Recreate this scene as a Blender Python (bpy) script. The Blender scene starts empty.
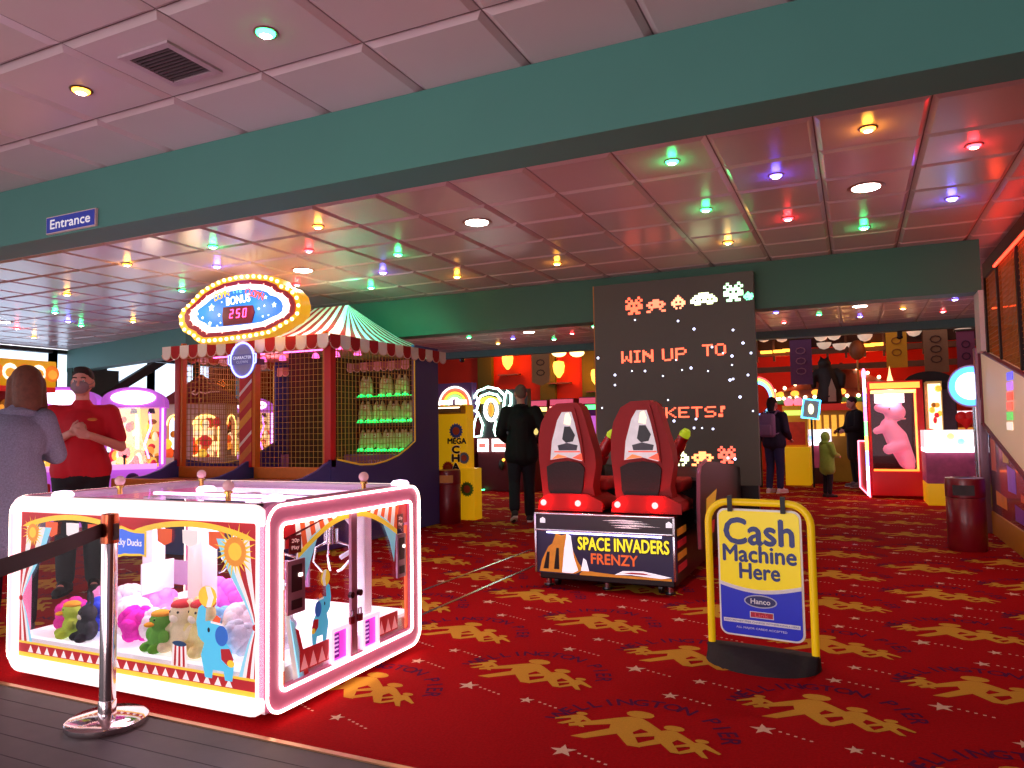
import bpy, bmesh, math, random
from mathutils import Vector, Matrix, noise as mnoise
random.seed(7)
SC = bpy.context.scene
COL = SC.collection
PI = math.pi
V = Vector
# ---------------------------------------------------------------- camera
FPX, YAW, PITCH, ROLL, CH = 738.0, -.4335, .0587, -.0168, 1.25
_fw = V((math.sin(YAW)*math.cos(PITCH), math.cos(YAW)*math.cos(PITCH), math.sin(PITCH)))
_rt = V((math.cos(YAW), -math.sin(YAW), 0)); _up = _rt.cross(_fw)
_r = math.cos(ROLL)*_rt + math.sin(ROLL)*_up
_u = -math.sin(ROLL)*_rt + math.cos(ROLL)*_up
CAM = V((0, 0, CH))
def at(x, y, ax, val):
    """real place of a measured sight line on the plane (axis ax = val)"""
    d = _fw + _r*((x-512)/FPX) - _u*((y-384)/FPX)
    return CAM + d*((val-CAM[ax])/d[ax])
def px_x(p):
    d = V(p)-CAM
    return 512+FPX*d.dot(_r)/d.dot(_fw)
cd = bpy.data.cameras.new('camera'); cam = bpy.data.objects.new('camera', cd); COL.objects.link(cam)
cd.sensor_fit = 'HORIZONTAL'; cd.sensor_width = 36; cd.lens = FPX*36/1024
cd.clip_end = 200
cam.matrix_world = Matrix(((_r.x, _u.x, -_fw.x, 0), (_r.y, _u.y, -_fw.y, 0), (_r.z, _u.z, -_fw.z, CH), (0, 0, 0, 1)))
SC.camera = cam
SC.view_settings.view_transform = 'Standard'; SC.view_settings.look = 'None'; SC.view_settings.exposure = .55
SC.cycles.use_denoising = True
# ---------------------------------------------------------------- materials
def lin(c):
    return tuple(((v/255)/12.92 if v/255 <= .04045 else ((v/255+.055)/1.055)**2.4) for v in c)
_M = {}
def mat(rgb, rough=.5, metal=0., es=0., emit=None, noise=.12, nscale=30., bump=0., coat=0.):
    key = (rgb, rough, metal, es, emit, noise, nscale, bump, coat)
    if key in _M: return _M[key]
    m = bpy.data.materials.new('surface_%d' % len(_M)); m.use_nodes = True
    nt = m.node_tree; b = nt.nodes['Principled BSDF']
    c = lin(rgb)
    b.inputs['Base Color'].default_value = (*c, 1)
    if rough >= .9: b.inputs['Specular IOR Level'].default_value = .08
    b.inputs['Roughness'].default_value = rough; b.inputs['Metallic'].default_value = metal
    if coat: b.inputs['Coat Weight'].default_value = coat
    if noise or bump:
        tc = nt.nodes.new('ShaderNodeTexCoord'); nz = nt.nodes.new('ShaderNodeTexNoise')
        nz.inputs['Scale'].default_value = nscale; nz.inputs['Detail'].default_value = 3
        nt.links.new(tc.outputs['Object'], nz.inputs['Vector'])
    if noise:
        mx = nt.nodes.new('ShaderNodeMix'); mx.data_type = 'RGBA'
        mx.inputs[6].default_value = (*[v*(1-noise) for v in c], 1)
        mx.inputs[7].default_value = (*[min(1, v*(1+noise)) for v in c], 1)
        nt.links.new(nz.outputs['Fac'], mx.inputs[0]); nt.links.new(mx.outputs[2], b.inputs['Base Color'])
    if bump:
        bp = nt.nodes.new('ShaderNodeBump'); bp.inputs['Strength'].default_value = bump; bp.inputs['Distance'].default_value = .01
        nt.links.new(nz.outputs['Fac'], bp.inputs['Height']); nt.links.new(bp.outputs['Normal'], b.inputs['Normal'])
    if es:
        b.inputs['Emission Color'].default_value = (*lin(emit or rgb), 1)
        b.inputs['Emission Strength'].default_value = es
    _M[key] = m
    return m
def glow(rgb, es): return mat(rgb, .5, 0, es, rgb, 0)
def glass(tint=(255, 255, 255), spec=.06):
    key = ('glass', tint, spec)
    if key in _M: return _M[key]
    m = bpy.data.materials.new('clear_glass'); m.use_nodes = True
    nt = m.node_tree; nt.nodes.remove(nt.nodes['Principled BSDF']); out = nt.nodes['Material Output']
    t = nt.nodes.new('ShaderNodeBsdfTransparent'); t.inputs[0].default_value = (*lin(tint), 1)
    g = nt.nodes.new('ShaderNodeBsdfGlossy'); g.inputs['Roughness'].default_value = .02
    mx = nt.nodes.new('ShaderNodeMixShader'); mx.inputs[0].default_value = spec
    nt.links.new(t.outputs[0], mx.inputs[1]); nt.links.new(g.outputs[0], mx.inputs[2])
    nt.links.new(mx.outputs[0], out.inputs['Surface'])
    _M[key] = m
    return m
# ---------------------------------------------------------------- mesh builder
_TXT = {}
def glyphs(s, bold=0.):
    if (s, bold) in _TXT: return _TXT[(s, bold)]
    cu = bpy.data.curves.new('t', 'FONT'); cu.body = s; cu.offset = bold; cu.resolution_u = 3; cu.fill_mode = 'FRONT'
    o = bpy.data.objects.new('t', cu); COL.objects.link(o)
    dg = bpy.context.evaluated_depsgraph_get(); me = bpy.data.meshes.new_from_object(o.evaluated_get(dg))
    vs = [v.co.copy() for v in me.vertices]; fs = [tuple(p.vertices) for p in me.polygons]
    bpy.data.objects.remove(o); bpy.data.curves.remove(cu); bpy.data.meshes.remove(me)
    if not vs: vs = [V((0, 0, 0))]
    x0 = min(v.x for v in vs); x1 = max(v.x for v in vs); y0 = min(v.y for v in vs); y1 = max(v.y for v in vs)
    r = (vs, fs, x0, x1, y0, y1); _TXT[(s, bold)] = r
    return r
X, Y, Z = V((1, 0, 0)), V((0, 1, 0)), V((0, 0, 1))
ROOTM = {}
class B:
    def __init__(s): s.v, s.f, s.m, s.mats = [], [], [], []
    def add(s, vs, fs, m):
        if m not in s.mats: s.mats.append(m)
        k = s.mats.index(m); n = len(s.v)
        s.v.extend(V(q) for q in vs)
        for f in fs: s.f.append(tuple(i+n for i in f)); s.m.append(k)
        return s
    def box(s, x0, x1, y0, y1, z0, z1, m, bev=0, T=None):
        if bev:
            b = bmesh.new(); bmesh.ops.create_cube(b, size=1)
            for q in b.verts: q.co = V(((x0+x1)/2+q.co.x*(x1-x0), (y0+y1)/2+q.co.y*(y1-y0), (z0+z1)/2+q.co.z*(z1-z0)))
            bmesh.ops.bevel(b, geom=b.edges[:], offset=bev, segments=3, affect='EDGES', profile=.5)
            b.verts.ensure_lookup_table(); b.verts.index_update()
            vs = [q.co.copy() for q in b.verts]; fs = [tuple(q.index for q in f.verts) for f in b.faces]; b.free()
        else:
            vs = [V(c) for c in ((x0,y0,z0),(x1,y0,z0),(x1,y1,z0),(x0,y1,z0),(x0,y0,z1),(x1,y0,z1),(x1,y1,z1),(x0,y1,z1))]
            fs = [(0,3,2,1),(4,5,6,7),(0,1,5,4),(1,2,6,5),(2,3,7,6),(3,0,4,7)]
        if T: vs = [T @ q for q in vs]
        return s.add(vs, fs, m)
    def cyl(s, p0, p1, r0, m, r1=None, n=16):
        p0, p1 = V(p0), V(p1); r1 = r0 if r1 is None else r1
        d = (p1-p0).normalized(); a = d.orthogonal().normalized(); b = d.cross(a)
        vs = [p0+(a*math.cos(2*PI*i/n)+b*math.sin(2*PI*i/n))*r0 for i in range(n)] + [p1+(a*math.cos(2*PI*i/n)+b*math.sin(2*PI*i/n))*r1 for i in range(n)]
        fs = [(i, (i+1) % n, n+(i+1) % n, n+i) for i in range(n)] + [tuple(range(n))[::-1], tuple(range(n, 2*n))]
        return s.add(vs, fs, m)
    def tube(s, pts, r, m, n=8, closed=False):
        pts = [V(p) for p in pts]; N = len(pts); vs = []; fs = []
        a = None
        for i, p in enumerate(pts):
            q0 = pts[(i-1) % N] if (closed or i) else p; q1 = pts[(i+1) % N] if (closed or i < N-1) else p
            d = (q1-q0).normalized()
            if a is None: a = d.orthogonal().normalized()
            a = (a-d*a.dot(d))
            a = a.normalized() if a.length > 1e-5 else d.orthogonal().normalized()
            b = d.cross(a); rr = r[i] if isinstance(r, (list, tuple)) else r
            vs += [p+(a*math.cos(2*PI*k/n)+b*math.sin(2*PI*k/n))*rr for k in range(n)]
        for i in range(N if closed else N-1):
            j = (i+1) % N
            fs += [(i*n+k, i*n+(k+1) % n, j*n+(k+1) % n, j*n+k) for k in range(n)]
        if not closed: fs += [tuple(range(n))[::-1], tuple(range((N-1)*n, N*n))]
        return s.add(vs, fs, m)
    def lathe(s, prof, m, c=(0, 0, 0), n=28):
        c = V(c); vs = []; fs = []
        for r, z in prof: vs += [c+V((r*math.cos(2*PI*i/n), r*math.sin(2*PI*i/n), z)) for i in range(n)]
        for j in range(len(prof)-1):
            fs += [(j*n+i, j*n+(i+1) % n, (j+1)*n+(i+1) % n, (j+1)*n+i) for i in range(n)]
        fs += [tuple(range(n))[::-1], tuple(range((len(prof)-1)*n, len(prof)*n))]
        return s.add(vs, fs, m)
    def sph(s, c, r, m, nu=14, nv=9, rot=None):
        r = V(r) if not isinstance(r, (int, float)) else V((r, r, r)); c = V(c)
        vs = [V((0, 0, -1))]; fs = []
        for j in range(1, nv):
            t = -PI/2+PI*j/nv
            vs += [V((math.cos(t)*math.cos(2*PI*i/nu), math.cos(t)*math.sin(2*PI*i/nu), math.sin(t))) for i in range(nu)]
        vs.append(V((0, 0, 1)))
        for i in range(nu):
            fs.append((0, 1+(i+1) % nu, 1+i)); fs.append((len(vs)-1, 1+(nv-2)*nu+i, 1+(nv-2)*nu+(i+1) % nu))
            for j in range(nv-2): fs.append((1+j*nu+i, 1+j*nu+(i+1) % nu, 1+(j+1)*nu+(i+1) % nu, 1+(j+1)*nu+i))
        vs = [V((q.x*r.x, q.y*r.y, q.z*r.z)) for q in vs]
        if rot: vs = [rot @ q for q in vs]
        return s.add([c+q for q in vs], fs, m)
    def poly(s, pts, m): return s.add(pts, [tuple(range(len(pts)))], m)
    def prism(s, pts, d, m, m2=None):
        """planar 3-D outline pushed along vector d"""
        pts = [V(p) for p in pts]; d = V(d); n = len(pts)
        s.add(pts, [tuple(range(n))[::-1]], m)
        s.add([p+d for p in pts], [tuple(range(n))], m)
        return s.add(pts+[p+d for p in pts], [(i, (i+1) % n, n+(i+1) % n, n+i) for i in range(n)], m2 or m)
    def ring(s, out, inn, d, m):
        """frame between two outlines with the same number of points"""
        n = len(out); d = V(d); out = [V(p) for p in out]; inn = [V(p) for p in inn]
        vs = out+inn+[p+d for p in out]+[p+d for p in inn]; fs = []
        for i in range(n):
            j = (i+1) % n
            fs += [(i, j, n+j, n+i), (2*n+i, 3*n+i, 3*n+j, 2*n+j), (i, 2*n+i, 2*n+j, j), (n+i, n+j, 3*n+j, 3*n+i)]
        return s.add(vs, fs, m)
    def text(s, t, c, u, v, h, m, w=None, bold=.02, lift=0., shear=0.):
        vs, fs, x0, x1, y0, y1 = glyphs(t, 0.)
        u, v, c = V(u), V(v), V(c); k = h/max(1e-6, (y1-y0)); kx = (w/max(1e-6, x1-x0)) if w else k
        nn = u.cross(v)
        e = bold*h*.9
        for ex, ey in (((-e, 0), (e, 0), (0, e), (0, -e)) if bold else ((0, 0),)):
            s.add([c+u*((q.x-(x0+x1)/2)*kx+(q.y-(y0+y1)/2)*k*shear+ex)+v*((q.y-(y0+y1)/2)*k+ey)+nn*lift for q in vs], fs, m)
            lift += .0001
        return s
    def build(s, name, parent=None, bev=0, ang=40, world=True, seg=2):
        me = bpy.data.meshes.new(name); vs = s.v
        if parent is not None and world and parent in ROOTM:
            inv = ROOTM[parent].inverted(); vs = [inv @ q for q in vs]
        me.from_pydata([tuple(q) for q in vs], [], s.f)
        for m in s.mats: me.materials.append(m)
        me.polygons.foreach_set('material_index', s.m)
        b = bmesh.new(); b.from_mesh(me); bmesh.ops.recalc_face_normals(b, faces=b.faces[:]); b.to_mesh(me); b.free()
        me.polygons.foreach_set('use_smooth', [True]*len(me.polygons))
        me.set_sharp_from_angle(angle=math.radians(ang)); me.update()
        o = bpy.data.objects.new(name, me); COL.objects.link(o)
        if parent is not None:
            o.parent = parent
            if parent in ROOTM: ROOTM[o] = ROOTM[parent]
        if bev:
            md = o.modifiers.new('edge', 'BEVEL'); md.width = bev; md.segments = seg; md.limit_method = 'ANGLE'; md.angle_limit = math.radians(35)
        return o
def tag(o, label, cat, group=None, kind=None):
    o['label'] = label; o['category'] = cat
    if group: o['group'] = group
    if kind: o['kind'] = kind
    return o
def thing(name, label, cat, loc=(0, 0, 0), rz=0., group=None):
    o = bpy.data.objects.new(name, None); COL.objects.link(o); o.empty_display_size = .1
    o.location = loc; o.rotation_euler = (0, 0, rz)
    ROOTM[o] = Matrix.Translation(V(loc)) @ Matrix.Rotation(rz, 4, 'Z')
    return tag(o, label, cat, group)
def struct(o):
    o['kind'] = 'structure'; return o
def dup(root, loc, rz=None, label=None, scale=None, group=None):
    r = root.copy(); COL.objects.link(r); r.location = loc
    if rz is not None: r.rotation_euler = (0, 0, rz)
    if scale: r.scale = (scale,)*3
    if label: r['label'] = label
    if group: r['group'] = group
    for ch in list(root.children):
        c = ch.copy(); COL.objects.link(c); c.parent = r
        for g in list(ch.children):
            d = g.copy(); COL.objects.link(d); d.parent = c
    return r
def rrect(o, u, v, w, h, r, n=5):
    """rounded rectangle outline: corner o, axes u and v"""
    o, u, v = V(o), V(u), V(v); pts = []
    for cx, cy, a0 in ((w-r, r, -PI/2), (w-r, h-r, 0), (r, h-r, PI/2), (r, r, PI)):
        for i in range(n+1):
            a = a0+PI/2*i/n; pts.append(o+u*(cx+r*math.cos(a))+v*(cy+r*math.sin(a)))
    return pts
def lamp(name, typ, loc, energy, color, size=.1, target=None, spot=None, blend=.5):
    l = bpy.data.lights.new(name, typ); l.energy = energy; l.color = lin(color)
    if typ == 'AREA': l.size = size
    else: l.shadow_soft_size = size
    if spot: l.spot_size = spot; l.spot_blend = blend
    o = bpy.data.objects.new(name, l); COL.objects.link(o); o.location = loc
    if target is not None: o.rotation_euler = (V(target)-V(loc)).to_track_quat('-Z', 'Y').to_euler()
    return o
def ordinal(i): return ['first', 'second', 'third', 'fourth', 'fifth', 'sixth', 'seventh', 'eighth', 'ninth', 'tenth', 'eleventh', 'twelfth'][i]
# ---------------------------------------------------------------- soft bodies (people, plush): overlapping solids fused into one skin
def cap(b, p0, r0, p1, r1, m, n=14):
    b.cyl(p0, p1, r0, m, r1, n); b.sph(p0, r0, m, n, 8); b.sph(p1, r1, m, n, 8)
def fuse(b, name, parent, voxel, smooth=6, mats=None, pick=None):
    me = bpy.data.meshes.new(name); me.from_pydata([tuple(q) for q in b.v], [], b.f)
    bm = bmesh.new(); bm.from_mesh(me); bmesh.ops.recalc_face_normals(bm, faces=bm.faces[:]); bm.to_mesh(me); bm.free()
    o = bpy.data.objects.new(name, me); COL.objects.link(o)
    md = o.modifiers.new('r', 'REMESH'); md.mode = 'VOXEL'; md.voxel_size = voxel
    sm = o.modifiers.new('s', 'SMOOTH'); sm.iterations = smooth; sm.factor = .5
    dg = bpy.context.evaluated_depsgraph_get(); me2 = bpy.data.meshes.new_from_object(o.evaluated_get(dg))
    bpy.data.objects.remove(o); bpy.data.meshes.remove(me)
    me2.name = name
    if len(me2.materials) == 0:
        for m in (mats or b.mats): me2.materials.append(m)
    if pick:
        for p in me2.polygons: p.material_index = pick(p.center)
    me2.polygons.foreach_set('use_smooth', [True]*len(me2.polygons)); me2.update()
    o = bpy.data.objects.new(name, me2); COL.objects.link(o)
    if parent is not None: o.parent = parent
    return o
# ================================================================ SETTING
W0 = SC.world or bpy.data.worlds.new('world'); SC.world = W0; W0.use_nodes = True
nt = W0.node_tree; bg = nt.nodes['Background']
tc = nt.nodes.new('ShaderNodeTexCoord'); sp = nt.nodes.new('ShaderNodeSeparateXYZ'); rp = nt.nodes.new('ShaderNodeValToRGB')
nt.links.new(tc.outputs['Generated'], sp.inputs[0])
mp = nt.nodes.new('ShaderNodeMapRange'); mp.inputs[1].default_value = 1; mp.inputs[2].default_value = -1
nt.links.new(sp.outputs[0], mp.inputs[0]); nt.links.new(mp.outputs[0], rp.inputs[0])
rp.color_ramp.elements[0].position = .45; rp.color_ramp.elements[0].color = (.17, .13, .17, 1)
rp.color_ramp.elements[1].position = .85; rp.color_ramp.elements[1].color = (1.6, 1.65, 1.75, 1)
nt.links.new(rp.outputs[0], bg.inputs['Color']); bg.inputs['Strength'].default_value = 1.0

# ---- carpet with its woven pattern
red = mat((164, 5, 14), .95, noise=.38, nscale=85, bump=.3)
gold = mat((205, 150, 52), .95, noise=.2, nscale=150)
navy = mat((92, 18, 62), .95, noise=.2, nscale=150)
cream = mat((225, 185, 160), .95, noise=.2, nscale=150)
fb = B(); fb.poly([(-16, 2.36, 0), (6, 2.36, 0), (6, 24, 0), (-16, 24, 0)], red)
def figure(b, cx, cy, s, lean, z=.0012):
    pts = [(-.07,.74),(.07,.74),(.18,.66),(.56,.34),(.52,.28),(.17,.46),(.13,.34),(.36,.0),(.22,.0),(.0,.24),(-.24,.0),(-.40,.0),(-.13,.34),(-.17,.46),(-.54,.24),(-.58,.30),(-.18,.66)]
    b.poly([(cx+(x+lean*y)*s, cy+y*s, z) for x, y in pts], gold)
    b.poly([(cx+(lean*.86+.16*math.cos(i*PI/6))*s, cy+(.84+.10*math.sin(i*PI/6))*s, z+.0002) for i in range(12)], gold)
def star(b, cx, cy, r, m, z=.0015, a0=PI/2, uv=None):
    pts = []
    for i in range(10):
        rr = r if i % 2 == 0 else r*.4; a = a0+i*PI/5
        pts.append((cx+rr*math.cos(a), cy+rr*math.sin(a), z))
    b.poly(pts, m)
WORD = 'WELLINGTON PIER'
def motif(b, cx, cy, near):
    figure(b, cx-.09, cy-.15, .38, .16); figure(b, cx+.105, cy-.15, .27, .1, .0016)
    figure(b, cx-.275, cy-.05, .16, 0, .002); figure(b, cx+.245, cy-.15, .17, .08, .0024)
    for dx, dy, r in ((-.22, -.29, .055), (.12, -.36, .038), (.03, .44, .042)):
        star(b, cx+dx, cy+dy, r, cream, a0=PI/2+.2)
        for k in range(5): b.box(cx+dx+.06+.03*k, cx+dx+.072+.03*k, cy+dy-.012*k-.004, cy+dy-.012*k+.004, .0005, .0013, cream)
    if near:
        for i, ch in enumerate(WORD):
            if ch == ' ': continue
            a = math.radians(168-156*i/(len(WORD)-1)); u = V((math.sin(a), -math.cos(a), 0)); v = V((math.cos(a), math.sin(a), 0))
            b.text(ch, (cx+.37*math.cos(a), cy-.04+.35*math.sin(a), .0014), u, v, .074, navy, bold=.03)
for i in range(-14, 5):
    for j in range(0, 20):
        cx = -.17+.683*i; cy = 3.52+1.04*(j-1)+(.54 if i % 2 else 0)
        if cy < 2.65 or cy > 20 or cx > 3 or cx < -9: continue
        motif(fb, cx, cy, cy < 9)
floor = struct(fb.build('floor'))
dark = mat((62, 46, 50), .55, noise=.35, nscale=9, bump=.1)
db = B()
db.poly([(-16, -3, 0), (6, -3, 0), (6, 2.36, 0), (-16, 2.36, 0)], dark)
gro = mat((44, 32, 36), .7)
for k in range(28): db.box(-12, 5, -1.2+k*.127, -1.196+k*.127, 0, .0008, gro)
struct(db.build('floor_entrance'))
tb = B(); tb.box(-14, 5, 2.35, 2.375, 0, .006, mat((205, 150, 110), .3, .8)); struct(tb.build('trim_1'))
steel = mat((190, 180, 180), .25, .9)
for n, (a, b_) in enumerate((((422, 615), (534, 566)), ((422, 591), (531, 550)))):
    p, q = at(*a, 2, 0), at(*b_, 2, 0); d = (q-p).normalized()*.012; e = V((-d.y, d.x, 0))
    tb = B(); tb.prism([p+e, p-e, q-e, q+e], (0, 0, .004), steel); struct(tb.build('trim_%d' % (n+2)))
# ---- ceiling of square tiles
tile = mat((214, 190, 192), .24, noise=.04, nscale=3); joint = mat((120, 90, 94), .6)
cb = B(); cb.box(-14.6, 3.2, -1.5, 14.75, 3.0, 3.12, joint)
for i in range(-25, 5):
    for j in range(-10, 18):
        x0 = .45+.6*i; y0 = 4.47+.6*j; g = .004; e = .03
        x1 = min(x0+.6-g, 3.2); y1 = min(y0+.6-g, 14.75); x0 += g; y0 += g
        if x1 < -14.6 or y1 < -1.5 or y0 > 14.7: continue
        o = [(x0, y0, 3.0), (x1, y0, 3.0), (x1, y1, 3.0), (x0, y1, 3.0)]
        q = [(x0, y0, 2.998), (x1, y0, 2.998), (x1, y1, 2.998), (x0, y1, 2.998)]
        t = [(x0+e, y0+e, 2.98), (x1-e, y0+e, 2.98), (x1-e, y1-e, 2.98), (x0+e, y1-e, 2.98)]
        fs = [(11, 10, 9, 8)]
        for k in range(4):
            l = (k+1) % 4; fs += [(k, l, 4+l, 4+k), (4+k, 4+l, 8+l, 8+k)]
        cb.add(o+q+t, fs, tile)
struct(cb.build('ceiling', ang=15))
teal = mat((74, 132, 121), .6, noise=.06, nscale=2)
def beam(n, pts, z0, z1, m=teal):
    b = B(); b.prism([(x, y, z0) for x, y in pts], (0, 0, z1-z0), m); return struct(b.build(n))
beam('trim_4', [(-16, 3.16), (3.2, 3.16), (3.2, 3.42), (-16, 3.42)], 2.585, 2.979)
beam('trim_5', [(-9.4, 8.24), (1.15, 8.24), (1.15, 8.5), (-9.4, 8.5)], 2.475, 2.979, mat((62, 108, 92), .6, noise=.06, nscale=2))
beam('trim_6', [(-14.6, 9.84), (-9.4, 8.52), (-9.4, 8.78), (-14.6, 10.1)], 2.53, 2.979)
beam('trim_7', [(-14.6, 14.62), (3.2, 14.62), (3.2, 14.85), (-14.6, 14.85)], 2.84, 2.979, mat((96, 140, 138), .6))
beam('trim_8', [(1.115, 8.2), (1.155, 8.2), (1.155, 8.5), (1.115, 8.5)], 1.9, 2.48, mat((210, 200, 195), .5))
# ---- walls
rb = B(); rb.box(3.2, 3.35, -1.5, 21, 0, 4.6, mat((120, 60, 45), .8)); struct(rb.build('wall_right'))
# left glazed wall
frame_m = mat((70, 84, 86), .5)
lb = B(); lb.box(-14.75, -14.6, 2, 14.8, 0, .8, mat((200, 196, 190), .8)); struct(lb.build('wall_left'))
n = 0
yy = [3.0, 5.0, 6.6, 8.2, 9.6, 10.7, 11.9, 13.2, 14.6]
for a, b_ in zip(yy[:-1], yy[1:]):
    n += 1
    gb = B(); gb.box(-14.69, -14.68, a+.04, b_-.04, .8, 2.9, glass((225, 235, 245), .012))
    w = struct(gb.build('window_%d' % n))
    f = B()
    for y in (a, b_): f.box(-14.75, -14.6, y-.05, y+.05, .8, 2.98, frame_m)
    f.box(-14.75, -14.6, a, b_, 2.9, 2.98, frame_m); f.box(-14.75, -14.6, a, b_, .78, .86, frame_m)
    f.build('window_frame', w)
bb = B(); bb.prism([(-14.4, 8.9, 1.2), (-14.4, 9.25, 1.2), (-14.4, 12.0, 2.85), (-14.4, 11.65, 2.85)], (.12, 0, 0), mat((58, 70, 66), .7)); struct(bb.build('trim_9'))
bb = B(); bb.box(-14.45, -14.3, 9.75, 10.8, 2.0, 2.6, mat((60, 92, 82), .7)); struct(bb.build('trim_10'))
# far hall: red wall with olive pilasters, dark lid
hw = B(); hw.box(-16, 6, 21, 21.2, 0, 4.6, mat((205, 48, 18), .8, noise=.2, nscale=1.5)); struct(hw.build('wall_back'))
olive = mat((96, 100, 22), .8)
for k, (a, b_) in enumerate(((479, 493), (541, 556), (583, 600))):
    p, q = at(a, 370, 1, 20.95), at(b_, 370, 1, 20.95)
    t = B(); t.box(p.x, q.x, 20.85, 21.0, 0, 4.6, olive); struct(t.build('trim_%d' % (11+k)))
hc = B(); hc.box(-16, 6, 14.85, 21.2, 4.4, 4.5, mat((60, 35, 30), .9)); struct(hc.build('ceiling_hall'))
lw = B(); lw.box(-16, -15.8, 14.8, 21, 0, 4.6, mat((120, 40, 25), .9)); struct(lw.build('wall_hall'))
# gallery front across the far right of the hall
wood = mat((92, 48, 26), .6, noise=.3, nscale=6)
gb = B()
for y0, y1 in ((331, 334), (352, 356), (364, 372)):
    a, c = at(756, y1, 1, 19), at(990, y0-9, 1, 19)
    z0, z1 = a.z-.03, a.z+.1
    gb.box(-2.6, 3.2, 18.95, 19.1, z0, z1, wood)
for k in range(15): gb.box(-2.55+k*.4, -2.5+k*.4, 18.96, 19.06, 2.75, 3.75, wood)
gb.box(-2.6, 3.2, 19.1, 19.2, 3.05, 3.75, mat((70, 34, 22), .8))
struct(gb.build('trim_14'))
# ================================================================ CEILING FITTINGS
COLS = dict(green=(40, 255, 130), blue=(90, 80, 255), red=(255, 40, 50), amber=(255, 170, 50), white=(255, 245, 235))
lens = {k: glow(c, {'white': 22, 'amber': 9}.get(k, 16)) for k, c in COLS.items()}
core = glow((255, 250, 235), 14)
rim_m = mat((170, 120, 110), .3, .6); brass = mat((120, 70, 30), .3, .9)
def spot_proto(c):
    r = .1 if c == 'white' else .042
    root = thing('ceiling_spotlight' if c != 'white' else 'ceiling_downlight', '', 'ceiling light', (0, 0, 0))
    b = B(); b.lathe([(r*1.0, .0), (r*1.25, 0), (r*1.3, -.004), (r*1.2, -.008), (r*1.0, -.006)], brass if c == 'amber' else rim_m, n=20); b.build('trim_ring', root, world=False)
    b = B(); b.lathe([(r*1.0, -.002), (r*.95, -.010), (r*.6, -.02 if c != 'white' else -.01)], lens[c], n=20); b.lathe([(r*.6, -.02 if c != 'white' else -.01), (r*.3, -.024 if c != 'white' else -.012)], core, n=20); b.build('lens', root, world=False)
    return root
protos = {}
def lights(spec, zone, zname):
    rows = []
    for c, l in spec.items():
        l = sorted(l, key=lambda p: px_x((p[0], p[1], 2.98)))
        for i, (x, y) in enumerate(l):
            lab = '%s recessed ceiling %s, %s %s one counted from the left %s' % (c, 'downlight' if c == 'white' else 'spotlight', ordinal(i), c, zname)
            if len(l) == 1: lab = 'only %s recessed ceiling %s %s' % (c, 'downlight' if c == 'white' else 'spotlight', zname)
            g = 'ceiling lights '+zname
            if c not in protos:
                protos[c] = o = spot_proto(c); o.location = (x, y, 2.98); o['label'] = lab; o['group'] = g
            else: dup(protos[c], (x, y, 2.98), label=lab, group=g)
def snap(l):
    return [(.15+.6*round((x-.15)/.6), 4.77+.6*round((y-4.77)/.6)) for x, y in l]
A1 = dict(green=[(672,161),(706,209),(864,227),(398,254),(371,287),(213,246),(182,290),(55,312),(81,325)], blue=[(776,175),(952,198),(383,272),(217,266),(68,321)], red=[(974,145),(788,218),(309,250),(297,284),(17,328)], amber=[(868,128),(728,242),(557,263),(318,226),(457,276),(127,264),(67,294),(133,321),(34,337)], white=[(866,187),(477,222),(303,270),(3,322)])
A2 = dict(green=[(819,314),(908,296),(469,337),(554,339),(594,326)], blue=[(776,312),(860,316),(955,299),(513,338),(548,325)], red=[(784,322),(943,311),(484,330),(572,333)], amber=[(814,303),(903,308),(498,343)], white=[(860,306),(529,332)])
f2 = lambda A: {k: [tuple(at(x, y, 2, 2.98))[:2] for x, y in l] for k, l in A.items()}
lights(dict(green=[(-2.25, 2.38)], amber=[(-3.46, 2.38)]), 0, 'in front of the near teal beam')
lights(f2(A1), 1, 'between the two teal beams')
lights(f2(A2), 2, 'beyond the second teal beam')
v = thing('ceiling_vent', 'square black ventilation grille with a pale frame set in the ceiling', 'vent', (-2.84, 2.39, 2.98))
b = B(); x0, x1, y0, y1 = -3.0, -2.68, 2.235, 2.55
b.ring([(x0,y0,2.979),(x1,y0,2.979),(x1,y1,2.979),(x0,y1,2.979)], [(x0+.035,y0+.035,2.979),(x1-.035,y0+.035,2.979),(x1-.035,y1-.035,2.979),(x0+.035,y1-.035,2.979)], (0,0,-.012), mat((190,160,170), .5)); b.build('frame', v)
b = B(); b.box(x0+.03, x1-.03, y0+.03, y1-.03, 2.978, 2.985, mat((18,12,14), .9)); b.build('duct', v)
b = B()
for k in range(10): b.box(x0+.035, x1-.035, y0+.048+k*.0235, y0+.056+k*.0235, 2.968, 2.978, mat((95,75,80), .5))
b.build('louvre', v)
e = thing('entrance_sign', 'blue Entrance sign with white lettering on the near teal beam', 'sign', (-4.65, 3.16, 2.65))
b = B(); b.box(-4.9, -4.405, 3.142, 3.16, 2.6, 2.715, mat((226,190,190), .5)); b.build('plate', e)
b = B(); b.box(-4.893, -4.412, 3.139, 3.143, 2.607, 2.708, mat((42,62,190), .45)); b.text('Entrance', (-4.652, 3.138, 2.66), X, Z, .062, mat((240,235,245), .5, es=.25), w=.40, bold=.03); b.build('lettering', e)
cm = B(); cm.lathe([(.06, 0), (.06, -.05), (.045, -.09), (.0, -.1)], mat((15,15,18), .2)); cm = cm.build('security_camera'); cm.location = at(462, 356, 1, 14.73); cm.location.z = 2.845
tag(cm, 'small black dome security camera under the beam, left of the video wall', 'camera')
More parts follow.
